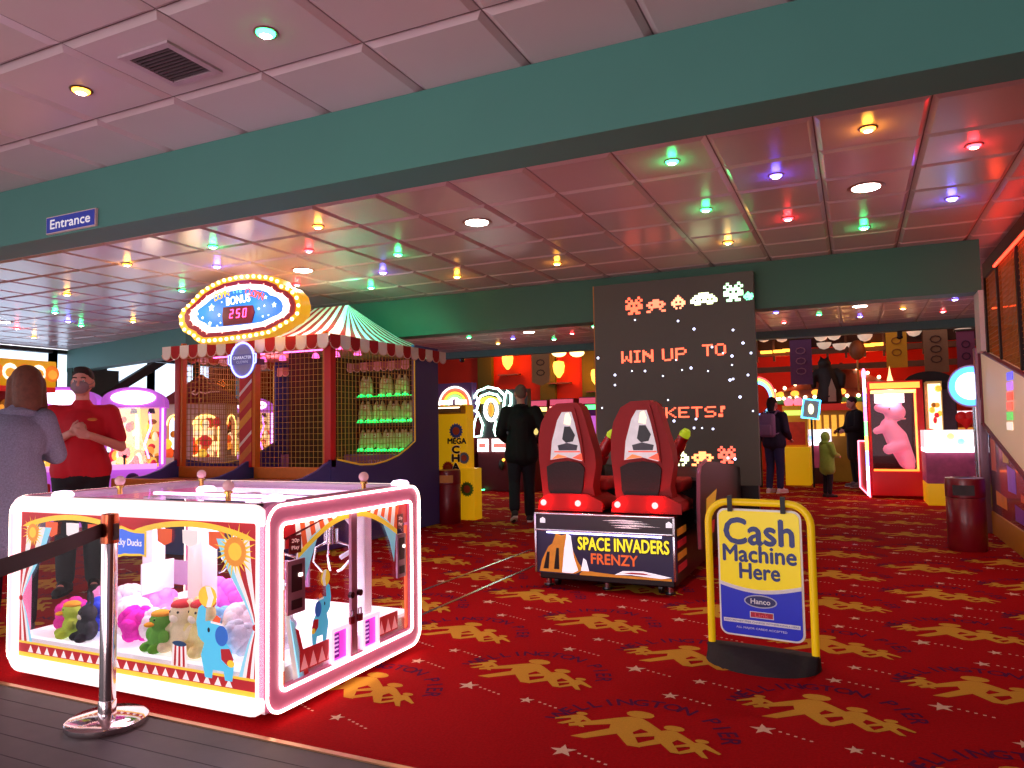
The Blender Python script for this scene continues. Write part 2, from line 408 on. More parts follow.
cm2 = B(); cm2.box(-.04, .04, -.05, .05, -.1, 0, mat((15,15,18), .3)); cm2.lathe([(.05, -.1), (.05, -.13), (.02, -.15)], mat((8,8,10), .2)); cm2 = cm2.build('security_camera'); cm2.location = at(899, 320, 1, 14.73); cm2.location.z = 2.845
tag(cm2, 'small black security camera under the far beam above the yellow banner', 'camera')
# lamps at the ceiling fittings, a floor spot, then added fills
for c, l in f2(dict(white=A1['white']+A2['white'])).items():
    for x, y in l: lamp('downlight_lamp', 'SPOT', (x, y, 2.93), 42, (255, 225, 205), .08, (x, y, 0), math.radians(130), .6)
for c in ('green', 'blue', 'red', 'amber'):
    for x, y in f2({c: A1[c]})[c]: lamp('spot_lamp', 'POINT', (x, y, 2.935), .7, COLS[c], .03)
lamp('gallery_fill', 'POINT', (.3, 19.8, 2.7), 26, (255, 90, 40), .2); lamp('gallery_fill', 'POINT', (.8, 17.4, 3.3), 14, (255, 170, 100), .2); lamp('gallery_fill', 'POINT', (-1.6, 19.8, 2.7), 16, (255, 90, 40), .2)  # added fill lamps for far wall and gallery, no fixtures there
lamp('projector_lamp', 'SPOT', (-.15, 8.0, 2.4), 60, (110, 150, 255), .02, (-.13, 8.35, 0), math.radians(7), .2)
lamp('entrance_fill', 'AREA', (-2.2, -2.4, 1.0), 66, (255, 232, 232), 2.4, (-2.9, 3.2, 2.75))  # added unseen area fill behind the camera, simulating daylight from the entrance
# ================================================================ PLUSH CRANE MACHINE (near left)
MX0, MX1, MY0, MY1, MZ0, MZ1 = -4.04, -2.29, 2.43, 3.65, .04, .935
cm_ = thing('crane_machine', 'white and pink glowing crane machine full of plush toys behind the chrome post', 'crane machine', ((MX0+MX1)/2, (MY0+MY1)/2, 0))
white_glow = mat((255, 236, 236), .4, es=.8, emit=(255, 218, 218), noise=0)
pink = mat((208, 120, 160), .45, es=.16, emit=(225, 110, 150), noise=.04)
neon_w = glow((255, 225, 205), 5.0)
inside_w = mat((250, 245, 250), .6, noise=0)
cr_red = mat((190, 28, 40), .5, es=.18, noise=.08); cr_gold = mat((245, 200, 60), .4, es=.3, noise=.1)
cr_white = mat((250, 240, 240), .5, es=.25, noise=0); cr_blue = mat((70, 190, 235), .5, es=.25, noise=.05)
cr_orange = mat((240, 96, 50), .5, es=.25, noise=.05); pale_blue = mat((150, 220, 245), .5, es=.25, noise=.05)
R = .09
# front (toward the entrance) and rear frames
for nm, y, d in (('front_frame', MY0, .035), ('rear_frame', MY1, -.035)):
    o = rrect((MX0, y, MZ0), X, Z, MX1-MX0, MZ1-MZ0, R); i_ = rrect((MX0+.065, y, MZ0+.075), X, Z, MX1-MX0-.125, MZ1-MZ0-.155, .012)
    b = B(); b.ring(o, i_, (0, d, 0), white_glow); b.build(nm, cm_, bev=.008)
for nm, x, d in (('side_frame', MX1, -.04), ('side_frame', MX0, .04)):
    o = rrect((x, MY0, MZ0), Y, Z, MY1-MY0, MZ1-MZ0, R); i_ = rrect((x, MY0+.1, MZ0+.105), Y, Z, MY1-MY0-.2, MZ1-MZ0-.2, .015)
    b = B(); b.ring(o, i_, (d, 0, 0), pink); f = b.build(nm, cm_, bev=.006)
    sx = .004 if d < 0 else -.004
    for ins, rr, rad in ((.007, R-.004, .0065), (.09, .03, .0075)):
        t = B(); t.tube(rrect((x+sx, MY0+ins, MZ0+ins), Y, Z, MY1-MY0-2*ins, MZ1-MZ0-2*ins, rr, 6), rad, neon_w, 8, True); t.build('neon_outline', f)
rail_m = mat((205, 180, 195), .3, noise=.05)
# shell joining the frames: floor, rounded corners' skin, top rails
b = B(); b.box(MX0+.06, MX1-.03, MY0+.03, MY1-.03, MZ0+.01, .21, inside_w); b.build('base_cabinet', cm_)
b = B(); b.box(MX0+.05, MX1-.04, MY0+.03, MY1-.03, .21, .225, mat((255, 250, 255), .6, es=.35, noise=0)); b.build('prize_floor', cm_)
b = B(); b.box(MX0+.08, MX1-.08, MY0+.05, MY1-.05, MZ1-.02, MZ1-.012, glass((245, 240, 250)))
b.build('top_glass', cm_)
b = B()
for x in (MX0+.09, MX1-.12): b.box(x, x+.03, MY0+.03, MY1-.03, MZ1-.04, MZ1, rail_m)
for y in (MY0+.03, MY1-.08): b.box(MX0+.09, MX1-.09, y, y+.05, MZ1-.04, MZ1-.001, rail_m)
b.build('top_rail', cm_)
tube_l = glow((255, 215, 240), 3)
b = B()
for y in (MY0+.3, MY0+.75): b.box(MX0+.15, MX1-.15, y, y+.025, MZ1-.055, MZ1-.04, tube_l)
b.build('light_strip', cm_)
for (x, y) in ((-3.62, 2.75), (-3.62, 3.3), (-2.7, 2.62), (-2.42, 3.3)):
    b = B(); b.cyl((x, y, MZ1-.01), (x, y, MZ1+.035), .013, mat((210, 170, 90), .2, 1)); b.lathe([(.02, .03), (.02, .04), (.012, .045)], mat((210, 170, 90), .2, 1), (x, y, MZ1-.005))
    k = b.build('lamp_stem', cm_); b = B(); b.sph((x, y, MZ1+.062), .027, mat((225, 170, 175), .12, es=.12, noise=.1), 14, 9); b.build('globe', k)
for (x, y) in ((-3.72, 2.5), (-3.2, 2.95), (-2.42, 2.62), (-2.36, 3.56)):
    b = B(); b.lathe([(.05, 0), (.052, .012), (.04, .026), (.0, .032)], glow((255, 225, 255), 1.6), (x, y, MZ1-.002)); b.build('dome_light', cm_)
for x in (MX0+.2, MX1-.2):
    for y in (MY0+.12, MY1-.12):
        b = B(); b.cyl((x-.015, y, .03), (x+.015, y, .03), .03, mat((150, 145, 150), .4)); b.box(x-.022, x+.022, y-.02, y+.02, .04, .06, mat((170, 170, 175), .3, .8)); b.build('caster', cm_)
# ---- printed front glass
G = MY0+.022
b = B(); b.box(MX0+.06, MX1-.055, G+.004, G+.008, MZ0+.07, MZ1-.075, glass())
fg = b.build('front_glass', cm_)
u0, u1, w0, w1 = MX0+.067, MX1-.062, MZ0+.077, MZ1-.082
def fp(s, t, l=0): return V((u0+(u1-u0)*s, G-.001-l, w0+(w1-w0)*t))
def pl(b, pts, m, l=0): b.poly([fp(s, t, l) for s, t in pts], m)
b = B()
# top swags: red corners above golden arches
for a, c in ((0, .5), (.5, 1)):
    n = 14; arc = [(a+(c-a)*k/n, .86+.10*math.sin(PI*k/n)**.7) for k in range(n+1)]
    pl(b, [(a, 1)]+[(s, t+.03) for s, t in arc]+[(c, 1)], cr_red)
    for k in range(n): pl(b, [arc[k], arc[k+1], (arc[k+1][0], arc[k+1][1]+.035), (arc[k][0], arc[k][1]+.035)], cr_gold, .0006)
    for k in range(3):
        s = a+(c-a)*(.3+.2*k); pl(b, [(s-.03, .94), (s+.03, .94), (s+.028, .86), (s, .835), (s-.028, .86)], cr_orange if k != 1 else cr_white, .0004)
b.build('swag_print', fg)
for sgn, base in ((1, 0), (-1, 1)):
    b = B()
    f = lambda s: base+sgn*s
    e = [(0, .95), (.012, .8), (.02, .68), (.02, .58), (.012, .48), (.0, .42)]
    widths = [(.155, .125, .085, .06, .03, .0)]
    tt = [.9, .78, .66, .56, .47, .40]; wd = [.15, .125, .09, .055, .028, .012]
    cols = [pale_blue, cr_white, cr_red, cr_white, cr_red]
    for k, m in enumerate(cols):
        k0, k1 = k/5, (k+1)/5
        up = [(f(w*(1-k0)), t) for w, t in zip(wd, tt)]+[(f(w*(1-k1)), t) for w, t in list(zip(wd, tt))[::-1]]
        pl(b, up, m, .0008)
        t2 = [.40, .3, .18, .03]; w2 = [.012, .035, .055, .075]
        dn = [(f(w*(1-k0)), t) for w, t in zip(w2, t2)]+[(f(w*(1-k1)), t) for w, t in list(zip(w2, t2))[::-1]]
        pl(b, dn, m, .0008)
    b.sph(fp(f(.008), .40, .004), (.014, .004, .014), cr_red, 10, 6)
    b.build('curtain_print', fg)
b = B()
pl(b, [(0, .0), (1, 0), (1, .03), (0, .03)], cr_gold, .001)
pl(b, [(0, .03), (1, .03), (1, .09), (0, .09)], cr_red, .001)
pl(b, [(0, .09), (1, .09), (1, .105), (0, .105)], cr_gold, .001)
for k in range(22): s = .06+.04*k; pl(b, [(s-.013, .035), (s+.013, .035), (s, .085)], cr_white, .0016)
b.build('pennant_print', fg)
def sun(b, P, r, n=24):
    c = P
    for i in range(n):
        a = 2*PI*i/n; rr = r*(1.0 if i % 2 else .78)
        b.poly([c+V((math.cos(a-.11)*r*.45, -.0022, math.sin(a-.11)*r*.45)), c+V((math.cos(a+.11)*r*.45, -.0022, math.sin(a+.11)*r*.45)), c+V((math.cos(a+.06)*rr, -.0022, math.sin(a+.06)*rr))], cr_gold)
    b.poly([c+V((math.cos(i*PI/8)*r*.5, -.003, math.sin(i*PI/8)*r*.5)) for i in range(16)], mat((240, 150, 50), .4, es=.25, noise=.2))
    b.poly([c+V((math.cos(i*PI/8)*r*.3, -.0036, math.sin(i*PI/8)*r*.3)) for i in range(16)], cr_gold)
b = B(); sun(b, fp(.06, .86), .09); b.build('sun_print', fg)
b = B(); sun(b, fp(.92, .83), .13); b.build('sun_print', fg)
def elephant(b, P, k, flip=1):
    """P(s,t) in metres on the glass; a circus elephant holding a ball on its trunk"""
    ell = lambda cx, cz, rx, rz, m, l, n=18: b.poly([P(flip*(cx+rx*math.cos(2*PI*i/n))*k, (cz+rz*math.sin(2*PI*i/n))*k, l) for i in range(n)], m)
    g = lambda pts, m, l: b.poly([P(flip*x*k, z*k, l) for x, z in pts], m)
    ebl = mat((84, 196, 236), .5, es=.3, noise=.05); dk = mat((50, 110, 205), .5, es=.2, noise=.05)
    g([(-.2, 0), (-.10, 0), (-.09, .12), (.06, .12), (.08, 0), (.18, 0), (.2, .2), (.17, .42), (.05, .56), (-.2, .52), (-.26, .3)], ebl, .002)
    ell(-.12, .62, .19, .17, ebl, .0024)
    g([(-.30, .55), (-.17, .6), (-.2, .8), (-.19, .95), (-.25, 1.0), (-.3, .95), (-.33, .75)], ebl, .0026)
    ell(.03, .6, .09, .14, dk, .003); ell(-.15, .66, .018, .035, mat((20, 20, 40), .4), .0032)
    g([(.02, .42), (.14, .44), (.2, .3), (.12, .2), (.03, .28)], cr_red, .003); ell(.16, .24, .05, .05, cr_gold, .0034)
    ell(-.17, 1.12, .13, .15, cr_gold, .003); g([(-.2, 1.26), (-.13, 1.26), (-.08, 1.12), (-.12, .98), (-.19, .97), (-.16, 1.1)], cr_white, .0034)
    g([(-.1, .79), (.0, .75), (.02, .84), (-.04, .88)], cr_orange, .0034); g([(-.12, .76), (.04, .74), (.04, .77), (-.12, .79)], cr_white, .0036)
b = B(); E0 = fp(.865, .07); elephant(b, lambda x, z, l: E0+V((x*1.35, -l, z)), .315); b.build('elephant_print', fg)
b = B(); T0 = fp(.715, .11)
for k in range(7):
    a0, a1 = -.05+.1*k/7, -.05+.1*(k+1)/7
    b.poly([T0+V((a0*.85, -.003, .1)), T0+V((a1*.85, -.003, .1)), T0+V((a1, -.003, 0)), T0+V((a0, -.003, 0))], cr_red if k % 2 else cr_white)
b.poly([T0+V((.045*math.cos(i*PI/8), -.0034, .1+.012*math.sin(i*PI/8))) for i in range(16)], mat((40, 80, 130), .5)); b.build('drum_print', fg)
# little blue name plate in the middle of the glass
c = fp(.5, .835)
pts = [(-.13,-.055),(-.06,-.07),(-.02,-.06),(.02,-.06),(.1,-.055),(.13,-.06),(.13,.06),(.06,.06),(.02,.065),(-.04,.08),(-.09,.075),(-.13,.06)]
b = B(); b.poly([c+V((x, -.006, z)) for x, z in pts], cr_gold); b.poly([c+V((x*.9, -.007, z*.82)) for x, z in pts], mat((70, 110, 225), .4, es=.35, noise=.08))
b.text('Lucky Ducks', c+V((.0, -.0078, 0)), X, Z, .04, cr_white, w=.2, bold=.03); b.build('name_plate', fg)
# ---- printed right-hand side with two doors
S = MX1-.02
b = B(); b.box(S-.008, S-.004, MY0+.1, MY1-.1, MZ0+.1, MZ1-.095, glass()); sg = b.build('side_glass', cm_)
a0, a1, z0, z1 = MY0+.1, MY1-.1, MZ0+.105, MZ1-.095
def sp_(s, t, l=0): return V((S+.001+l, a0+(a1-a0)*s, z0+(z1-z0)*t))
def pr(b, pts, m, l=0): b.poly([sp_(s, t, l) for s, t in pts], m)
b = B()
pr(b, [(0, 0), (.035, 0), (.035, .82), (.0, .82)], cr_orange, .001); pr(b, [(.965, 0), (1, 0), (1, .82), (.965, .82)], cr_orange, .001)
pr(b, [(0, .84), (.2, .84), (.2, .9), (.42, .985), (.42, 1), (0, 1)], cr_red, .0006); pr(b, [(1, .84), (.86, .84), (.8, .92), (.56, .985), (.56, 1), (1, 1)], cr_red, .0006)
pr(b, [(0, .88), (.3, .985), (.3, .995), (0, .9)], mat((110, 12, 30), .5), .001)
n = 12
for h, (p, q) in enumerate(((.12, .49), (.53, .9))):
    for k in range(n):
        s, e = p+(q-p)*k/n, p+(q-p)*(k+1)/n
        f = (lambda q_: .76+.2*math.sin(PI/2*q_)) if h == 0 else (lambda q_: .76+.2*math.cos(PI/2*q_))
        ta, tb_ = f(k/n), f((k+1)/n)
        pr(b, [(s, ta), (e, tb_), (e, tb_+.04), (s, ta+.04)], cr_gold, .0016)
        pr(b, [(s, ta+.03), (e, tb_+.03), (e+(0.02 if h else -.02), 1), (s+(0.02 if h else -.02), 1)], cr_orange if k % 2 else cr_white, .0009)
b.build('swag_print', sg)
b = B()
pr(b, [(.125, .76), (.2, .88), (.27, .93), (.2, .72), (.15, .55), (.14, .42)], pale_blue, .0012)
b.build('curtain_print', sg); b = B()
pr(b, [(.89, .78), (.82, .88), (.74, .94), (.83, .72), (.87, .55)], pale_blue, .0012)
b.build('curtain_print', sg); b = B()
for k, m in enumerate((cr_white, pale_blue, cr_red)): pr(b, [(.035+.03*k, .45-.06*k), (.065+.03*k, .42-.06*k), (.13+.03*k, 0), (.09+.03*k, 0)], m, .0012)
b.build('curtain_print', sg)
for p, q in ((.13, .37), (.72, .9)):
    b = B(); pr(b, [(p, .03), (q, .03), (q, .17), (p, .17)], cr_red, .0014)
    nn = 4 if p < .5 else 3
    for k in range(nn): s = p+(q-p)*(k+.5)/nn; pr(b, [(s-.025, .04), (s+.025, .04), (s, .14)], mat((255, 160, 170), .5, es=.2), .002)
    b.build('pennant_print', sg)
b = B(); E1 = sp_(.26, .17); elephant(b, lambda x, z, l: E1+V((l, -x, z)), .26, 1); b.build('elephant_print', sg)
for s, nm in ((.1, 0), (.93, 1)):
    w = .055 if nm == 0 else .04
    b = B(); b.box(S, S+.012, sp_(s-w, 0).y, sp_(s+w, 0).y, sp_(0, .42).z, sp_(0, .76).z, mat((176, 120, 150), .4)); b.box(S+.012, S+.014, sp_(s-w*.6, 0).y, sp_(s+w*.6, 0).y, sp_(0, .56).z, sp_(0, .73).z, mat((60, 18, 44), .3)); b.box(S+.012, S+.015, sp_(s-w*.6, 0).y, sp_(s+w*.6, 0).y, sp_(0, .45).z, sp_(0, .51).z, mat((60, 30, 50), .3)); b.box(S+.014, S+.02, sp_(s+w*.2, 0).y, sp_(s+w*.55, 0).y, sp_(0, .65).z, sp_(0, .672).z, glow((255, 225, 215), 3)); b.build('coin_panel', cm_)
    b = B(); b.box(S+.001, S+.004, sp_(s-w*.7, 0).y, sp_(s+w*.7, 0).y, sp_(0, .8).z, sp_(0, .915).z, mat((120, 14, 36), .4))
    for r_, t in enumerate(('20p', 'Play')): b.text(t, sp_(s, .88-.045*r_, .0045), Y, Z, .022, mat((255, 190, 190), .4, es=.3), w=w*.9, bold=.02)
    b.build('price_label', cm_)
b = B(); b.box(S, S+.016, sp_(.485, 0).y, sp_(.53, 0).y, MZ0+.1, MZ1-.1, mat((196, 130, 165), .4)); mul = b.build('door_mullion', cm_)
for s in (.475, .54):
    b = B(); b.cyl(sp_(s, .42, .012), sp_(s, .42, .03), .016, mat((70, 40, 50), .3, .8)); b.build('lock', mul)
    b = B(); b.box(S+.016, S+.03, sp_(s, 0).y-.016, sp_(s, 0).y+.016, sp_(0, .22).z, sp_(0, .27).z, mat((150, 40, 60), .3, .5)); b.tube([sp_(s-.012, .27, .022), sp_(s-.01, .31, .022), sp_(s+.01, .31, .022), sp_(s+.012, .27, .022)], .004, mat((190, 170, 180), .2, 1)); b.build('padlock', mul)
for s in (.33, .57):
    b = B(); y0, y1 = sp_(s, 0).y, sp_(s+.14, 0).y; za, zb = sp_(0, -.02).z, sp_(0, .23).z
    b.ring(rrect((S+.0, y0, za), Y, Z, y1-y0, zb-za, .008), rrect((S+.0, y0+.018, za+.018), Y, Z, y1-y0-.036, zb-za-.036, .004), (.02, 0, 0), mat((255, 215, 225), .4, es=.8, emit=(255, 200, 220)))
    d = b.build('prize_door', cm_)
    b = B(); b.box(S+.002, S+.006, y0+.016, y1-.016, za+.016, zb-.016, mat((220, 70, 200), .3, es=.7, emit=(225, 60, 205)))
    b.box(S+.006, S+.008, y0+.02, y0+.07, za+.03, zb-.03, mat((130, 40, 160), .3, es=.3))
    for k in range(5): b.box(S+.008, S+.009, y0+.026, y0+.064, za+.045+k*.02, za+.053+k*.02, mat((235, 170, 250), .3, es=.6))
    b.build('flap', d)
for t in (.1, .6, .85):
    b = B(); b.box(S+.012, S+.03, a0-.012, a0+.006, sp_(0, t).z, sp_(0, t+.06).z, mat((255, 235, 235), .3, es=.4)); b.build('hinge', cm_)
# ---- works inside: chute towers, gantry and three claws
for (x, y, w) in ((-3.78, 3.1, .09), (-3.35, 3.45, .07), (-2.95, 2.7, .1), (-2.5, 3.4, .07)):
    b = B(); b.box(x-w/2, x+w/2, y-w/2, y+w/2, .22, .88, inside_w, bev=.008); b.build('tower', cm_)
b = B()
for y in (2.75, 3.3): b.box(MX0+.1, MX1-.1, y-.015, y+.015, .845, .87, mat((225, 225, 235), .3, .7))
b.build('gantry_rail', cm_)
chrome = mat((225, 225, 232), .12, 1, noise=0)
for (x, y) in ((-3.2, 3.0), (-2.62, 2.85), (-2.6, 3.25)):
    b = B(); b.box(x-.06, x+.06, y-.06, y+.06, .80, .85, mat((235, 235, 240), .3)); b.cyl((x, y, .8), (x, y, .7), .012, chrome); b.cyl((x, y, .72), (x, y, .64), .04, chrome)
    cl = b.build('claw', cm_)
    for k in range(3):
        a = 2*PI*k/3+.3; d = V((math.cos(a), math.sin(a), 0)); p = V((x, y, .65))
        b = B(); b.tube([p+d*.03, p+d*.1+V((0, 0, -.02)), p+d*.115+V((0, 0, -.09)), p+d*.06+V((0, 0, -.15)), p+d*.035+V((0, 0, -.16))], .007, chrome); b.build('prong', cl)
    b = B(); b.tube([V((x+.02, y+.05, .82)), V((x+.1, y+.07, .72)), V((x+.1, y+.05, .6)), V((x+.04, y+.03, .56))], .014, mat((215, 205, 220), .4)); b.build('hose', cl)
b = B()
for (x, y) in ((-3.45, 2.95), (-2.95, 3.15)):
    b.box(x, x+.28, y, y+.012, .42, .55, mat((160, 130, 160), .3, .4)); b.box(x, x+.012, y-.2, y, .40, .56, mat((245, 240, 250), .3))
b.build('chute', cm_)
# ---- plush toys heaped on the prize floor
def plush(kind, loc, rz, colr, c2, label, sc=1.):
    n = {'bear': 'plush_bear', 'duck': 'plush_duck', 'ball': 'fluffy_plush', 'bun': 'plush_rabbit'}[kind]
    r = thing(n, label, 'plush toy', loc, rz, 'plush toys heaped in the crane machine'); r.scale = (sc,)*3
    m = mat(colr, .9, noise=.15, nscale=60, bump=.4); m2 = mat(c2, .9, noise=.1)
    b = B()
    if kind == 'ball':
        for i in range(34):
            a, t = random.random()*2*PI, math.asin(random.uniform(-.9, 1)); d = V((math.cos(a)*math.cos(t), math.sin(a)*math.cos(t), math.sin(t)))
            b.sph(d*.065+V((0, 0, .085)), .032, m, 8, 6)
        b.sph((0, 0, .085), .075, m)
    else:
        b.sph((0, 0, .07), (.07, .06, .075), m); b.sph((0, -.005, .175), .06, m)
        for s in (-1, 1):
            b.sph((s*.075, -.02, .09), (.028, .03, .045), m); b.sph((s*.045, -.06, .03), (.03, .045, .03), m)
            if kind == 'bear': b.sph((s*.045, 0, .225), (.022, .014, .022), m)
            if kind == 'bun': b.sph((s*.03, .01, .27), (.016, .012, .055), m)
    o = b.build('body', r, world=False) if kind == 'ball' else fuse(b, 'body', r, .009, 3)
    b = B()
    if kind == 'duck': b.sph((0, -.07, .165), (.032, .03, .014), m2)
    elif kind != 'ball': b.sph((0, -.052, .162), (.026, .018, .02), m2)
    if kind != 'ball':
        b.build('muzzle', r, world=False)
        for s in (-1, 1): b = B(); b.sph((s*.023, -.052, .19), .007, mat((20, 15, 20), .2), 8, 6); b.build('eye', r, world=False)
        if kind in ('bear', 'duck'): b = B(); b.sph((0, 0, .215), (.055, .055, .025), m2 if kind == 'duck' else mat((200, 30, 40), .8)); b.build('cap', r, world=False)
    return r
ZP = .225
PL = [('ball', -3.74, 2.58, (240, 60, 170), 'hot pink fluffy toy against the left curtain of the crane machine', 1.0),
 ('ball', -3.58, 2.62, (60, 80, 225), 'royal blue fluffy toy next to the hot pink one in the crane machine', 1.05),
 ('ball', -3.40, 2.66, (250, 240, 250), 'white fluffy toy right of the royal blue one in the crane machine', 1.1),
 ('ball', -3.26, 2.58, (235, 50, 190), 'magenta fluffy toy just behind the chrome post', 1.0),
 ('ball', -3.14, 2.78, (255, 235, 120), 'pale yellow fluffy toy right of the chrome post', .8),
 ('ball', -2.98, 2.86, (245, 110, 220), 'pink fluffy toy on top of the heap right of the post', 1.6),
 ('ball', -3.06, 2.64, (245, 150, 230), 'light pink fluffy toy low in the heap right of the post', 1.1),
 ('ball', -2.86, 2.72, (130, 190, 235), 'light blue fluffy toy in the heap left of the painted elephant', 1.0),
 ('ball', -2.72, 2.95, (235, 235, 245), 'white fluffy toy behind the painted elephant', 1.0),
 ('bear', -2.92, 2.56, (240, 225, 190), 'cream teddy with a red cap in the crane machine, the left of two', 1.0),
 ('bear', -2.79, 2.56, (235, 220, 150), 'straw-coloured teddy with a red cap beside the painted drum', 1.05),
 ('duck', -3.02, 2.52, (110, 180, 70), 'green plush duck at the foot of the red-capped teddies', .8),
 ('duck', -3.66, 2.52, (190, 215, 80), 'lime green plush duck in front of the royal blue toy', .75),
 ('bun', -3.52, 2.51, (60, 60, 66), 'dark grey plush rabbit leaning in front of the royal blue toy', .75),
 ('ball', -3.86, 2.85, (250, 160, 215), 'pale pink fluffy toy at the back left of the crane machine', 1.0),
 ('ball', -3.68, 2.86, (245, 235, 245), 'white fluffy toy behind the hot pink one in the crane machine', 1.1),
 ('ball', -3.46, 2.88, (235, 150, 225), 'lilac fluffy toy behind the white one left of the chrome post', 1.1),
 ('ball', -3.24, 2.98, (190, 215, 245), 'icy blue fluffy toy at the back behind the chrome post', 1.1),
 ('ball', -2.90, 3.08, (250, 190, 225), 'blush pink fluffy toy at the back of the heap', 1.25),
 ('ball', -2.72, 2.72, (250, 235, 245), 'white fluffy toy right behind the two teddies', 1.15),
 ('ball', -2.62, 2.6, (215, 225, 240), 'grey-white fluffy toy between teddies and the painted elephant', .9),
 ('ball', -3.16, 2.62, (245, 225, 240), 'cream fluffy toy right beside the chrome post', .95),
 ('ball', -2.50, 2.75, (225, 225, 240), 'pale grey fluffy toy by the right curtain of the crane machine', .9)]
for k, x, y, c, lab, s in PL: plush(k, (x, y, ZP), random.uniform(-.6, .6), c, (240, 170, 60) if k == 'duck' else (255, 240, 225), lab, s)
lamp('crane_interior_lamp', 'AREA', (-3.1, 3.0, .86), 13, (255, 225, 245), .9, (-3.1, 3.0, 0))
# ================================================================ CHROME POST WITH BELT
P0 = at(107, 724, 2, 0); A0_ = V((P0.x-.03, P0.y, .835))
st = thing('barrier_post', 'chrome barrier post with a retractable black belt in front of the crane machine', 'barrier post', (P0.x, P0.y, 0))
b = B(); b.lathe([(.0, 0), (.158, 0), (.163, .008), (.163, .026), (.15, .034), (.05, .044), (.0, .044)], mat((226, 210, 212), .1, 1, noise=0), (P0.x, P0.y, 0), 40); b.build('base', st)
b = B(); b.lathe([(.033, .04), (.033, .865), (.030, .87), (.0, .87)], mat((222, 205, 208), .12, 1, noise=0), (P0.x, P0.y, 0), 32); b.lathe([(.036, .04), (.036, .1), (.033, .105)], mat((222, 205, 208), .15, 1, noise=0), (P0.x, P0.y, 0), 32); b.build('post', st)
b = B(); b.lathe([(.037, .775), (.037, .87), (.034, .9), (.0, .905)], mat((190, 90, 60), .25, .9, noise=0), (P0.x, P0.y, 0), 32)
b.box(P0.x+.022, P0.x+.044, P0.y-.012, P0.y+.012, .79, .86, mat((60, 12, 24), .4)); b.build('belt_head', st)
Q = A0_ + (at(0, 562, 2, .83)-A0_)*1.9; bm_ = mat((58, 16, 28), .7, noise=.1); b = B(); A_ = V((P0.x-.03, P0.y, .835)); n = 12
for s, yo in ((1, 0),):
    top = []; bot = []
    for k in range(n+1):
        t = k/n; p = A_.lerp(Q, t); sag = -.02*math.sin(PI*t)
        top.append(p+V((0, 0, .03+sag))); bot.append(p+V((0, 0, -.03+sag)))
    b.prism(top+bot[::-1], (.0015, .004, 0), bm_)
b.build('belt', st)
# ================================================================ CASH MACHINE SWING SIGN
fl, fr = at(712, 640, 1, 4.1), at(817, 655, 1, 4.1)
L0, L1 = V((-.75, 4.15, 0)), V((-.225, 4.08, 0)); U = (L1-L0).normalized(); N_ = V((U.y, -U.x, 0))
SW = (L1-L0).length
sg_ = thing('swing_sign', 'yellow framed free-standing sign reading Cash Machine Here', 'sign', ((L0+L1)/2))
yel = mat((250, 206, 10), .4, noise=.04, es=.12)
b = B(); r = .11; pts = [L0+Z*.02, L0+Z*(.83-r)]+[L0+U*(r-r*math.cos(a))+Z*(.83-r+r*math.sin(a)) for a in [PI/2*k/6 for k in range(1, 7)]]+[L1-U*r+U*(r*math.sin(a))+Z*(.83-r+r*math.cos(a)) for a in [PI/2*k/6 for k in range(0, 6)]]+[L1+Z*(.83-r), L1+Z*.02]
b.tube(pts, .019, yel, 14); b.build('tubular_frame', sg_)
b = B(); hb = []
for k in range(13):
    a = PI*k/12; hb.append((math.cos(a), math.sin(a)))
fo = [(L0+L1)/2-U*(SW/2+.022)*c+N_*(.02+.21*s)+Z*.0 for c, s in hb]
ft = [(L0+L1)/2-U*(SW/2+.018)*c+N_*(.022+.025*s)+Z*.075 for c, s in hb]
bo = [(L0+L1)/2-U*(SW/2+.022)*c-N_*(.02+.21*s) for c, s in hb[::-1]]; bt = [(L0+L1)/2-U*(SW/2+.018)*c-N_*(.022+.025*s)+Z*.075 for c, s in hb[::-1]]
lo, hi = fo+bo, ft+bt; n = len(lo)
b.add(lo+hi, [(i, (i+1) % n, n+(i+1) % n, n+i) for i in range(n)]+[tuple(range(n))[::-1], tuple(range(n, 2*n))], mat((38, 30, 34), .85, noise=.3, nscale=40, bump=.2))
b.build('rubber_base', sg_, bev=.008)
PO = L0+U*.05+Z*.125+N_*.004; pw, ph = SW-.095, .67
def sp2(s, t, l=0): return PO+U*(pw*s)+Z*(ph*t)+N_*(.004+l)
b = B(); b.prism(rrect(PO, U, Z, pw, ph, .045), -N_*.008, mat((240, 238, 240), .35))
wav = [sp2(.022+.956*k/16, .40-.055*math.sin(PI*(k/16)*.95+.12), .0015) for k in range(17)]
inn = rrect(PO+U*.01+Z*.01+N_*.0045, U, Z, pw-.02, ph-.02, .038)
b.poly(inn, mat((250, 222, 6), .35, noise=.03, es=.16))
low = [p for p in inn if (p-PO).dot(Z) < .1]
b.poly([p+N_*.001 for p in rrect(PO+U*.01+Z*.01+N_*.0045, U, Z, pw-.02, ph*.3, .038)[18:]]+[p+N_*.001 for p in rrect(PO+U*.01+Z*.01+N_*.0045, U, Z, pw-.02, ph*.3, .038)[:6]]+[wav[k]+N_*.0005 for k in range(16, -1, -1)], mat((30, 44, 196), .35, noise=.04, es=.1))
for k in range(16): b.poly([wav[k]+N_*.0015, wav[k+1]+N_*.0015, wav[k+1]+N_*.0015+Z*.02, wav[k]+N_*.0015+Z*.02], mat((242, 240, 242), .35))
nav = mat((42, 58, 132), .4, noise=.03); wh = mat((240, 240, 245), .4)
for t, z, h, w in (('Cash', .825, .135, .355), ('Machine', .65, .085, .375), ('Here', .515, .08, .205)): b.text(t, sp2(.5, z, .003), U, Z, h, nav, w=w, bold=.045)
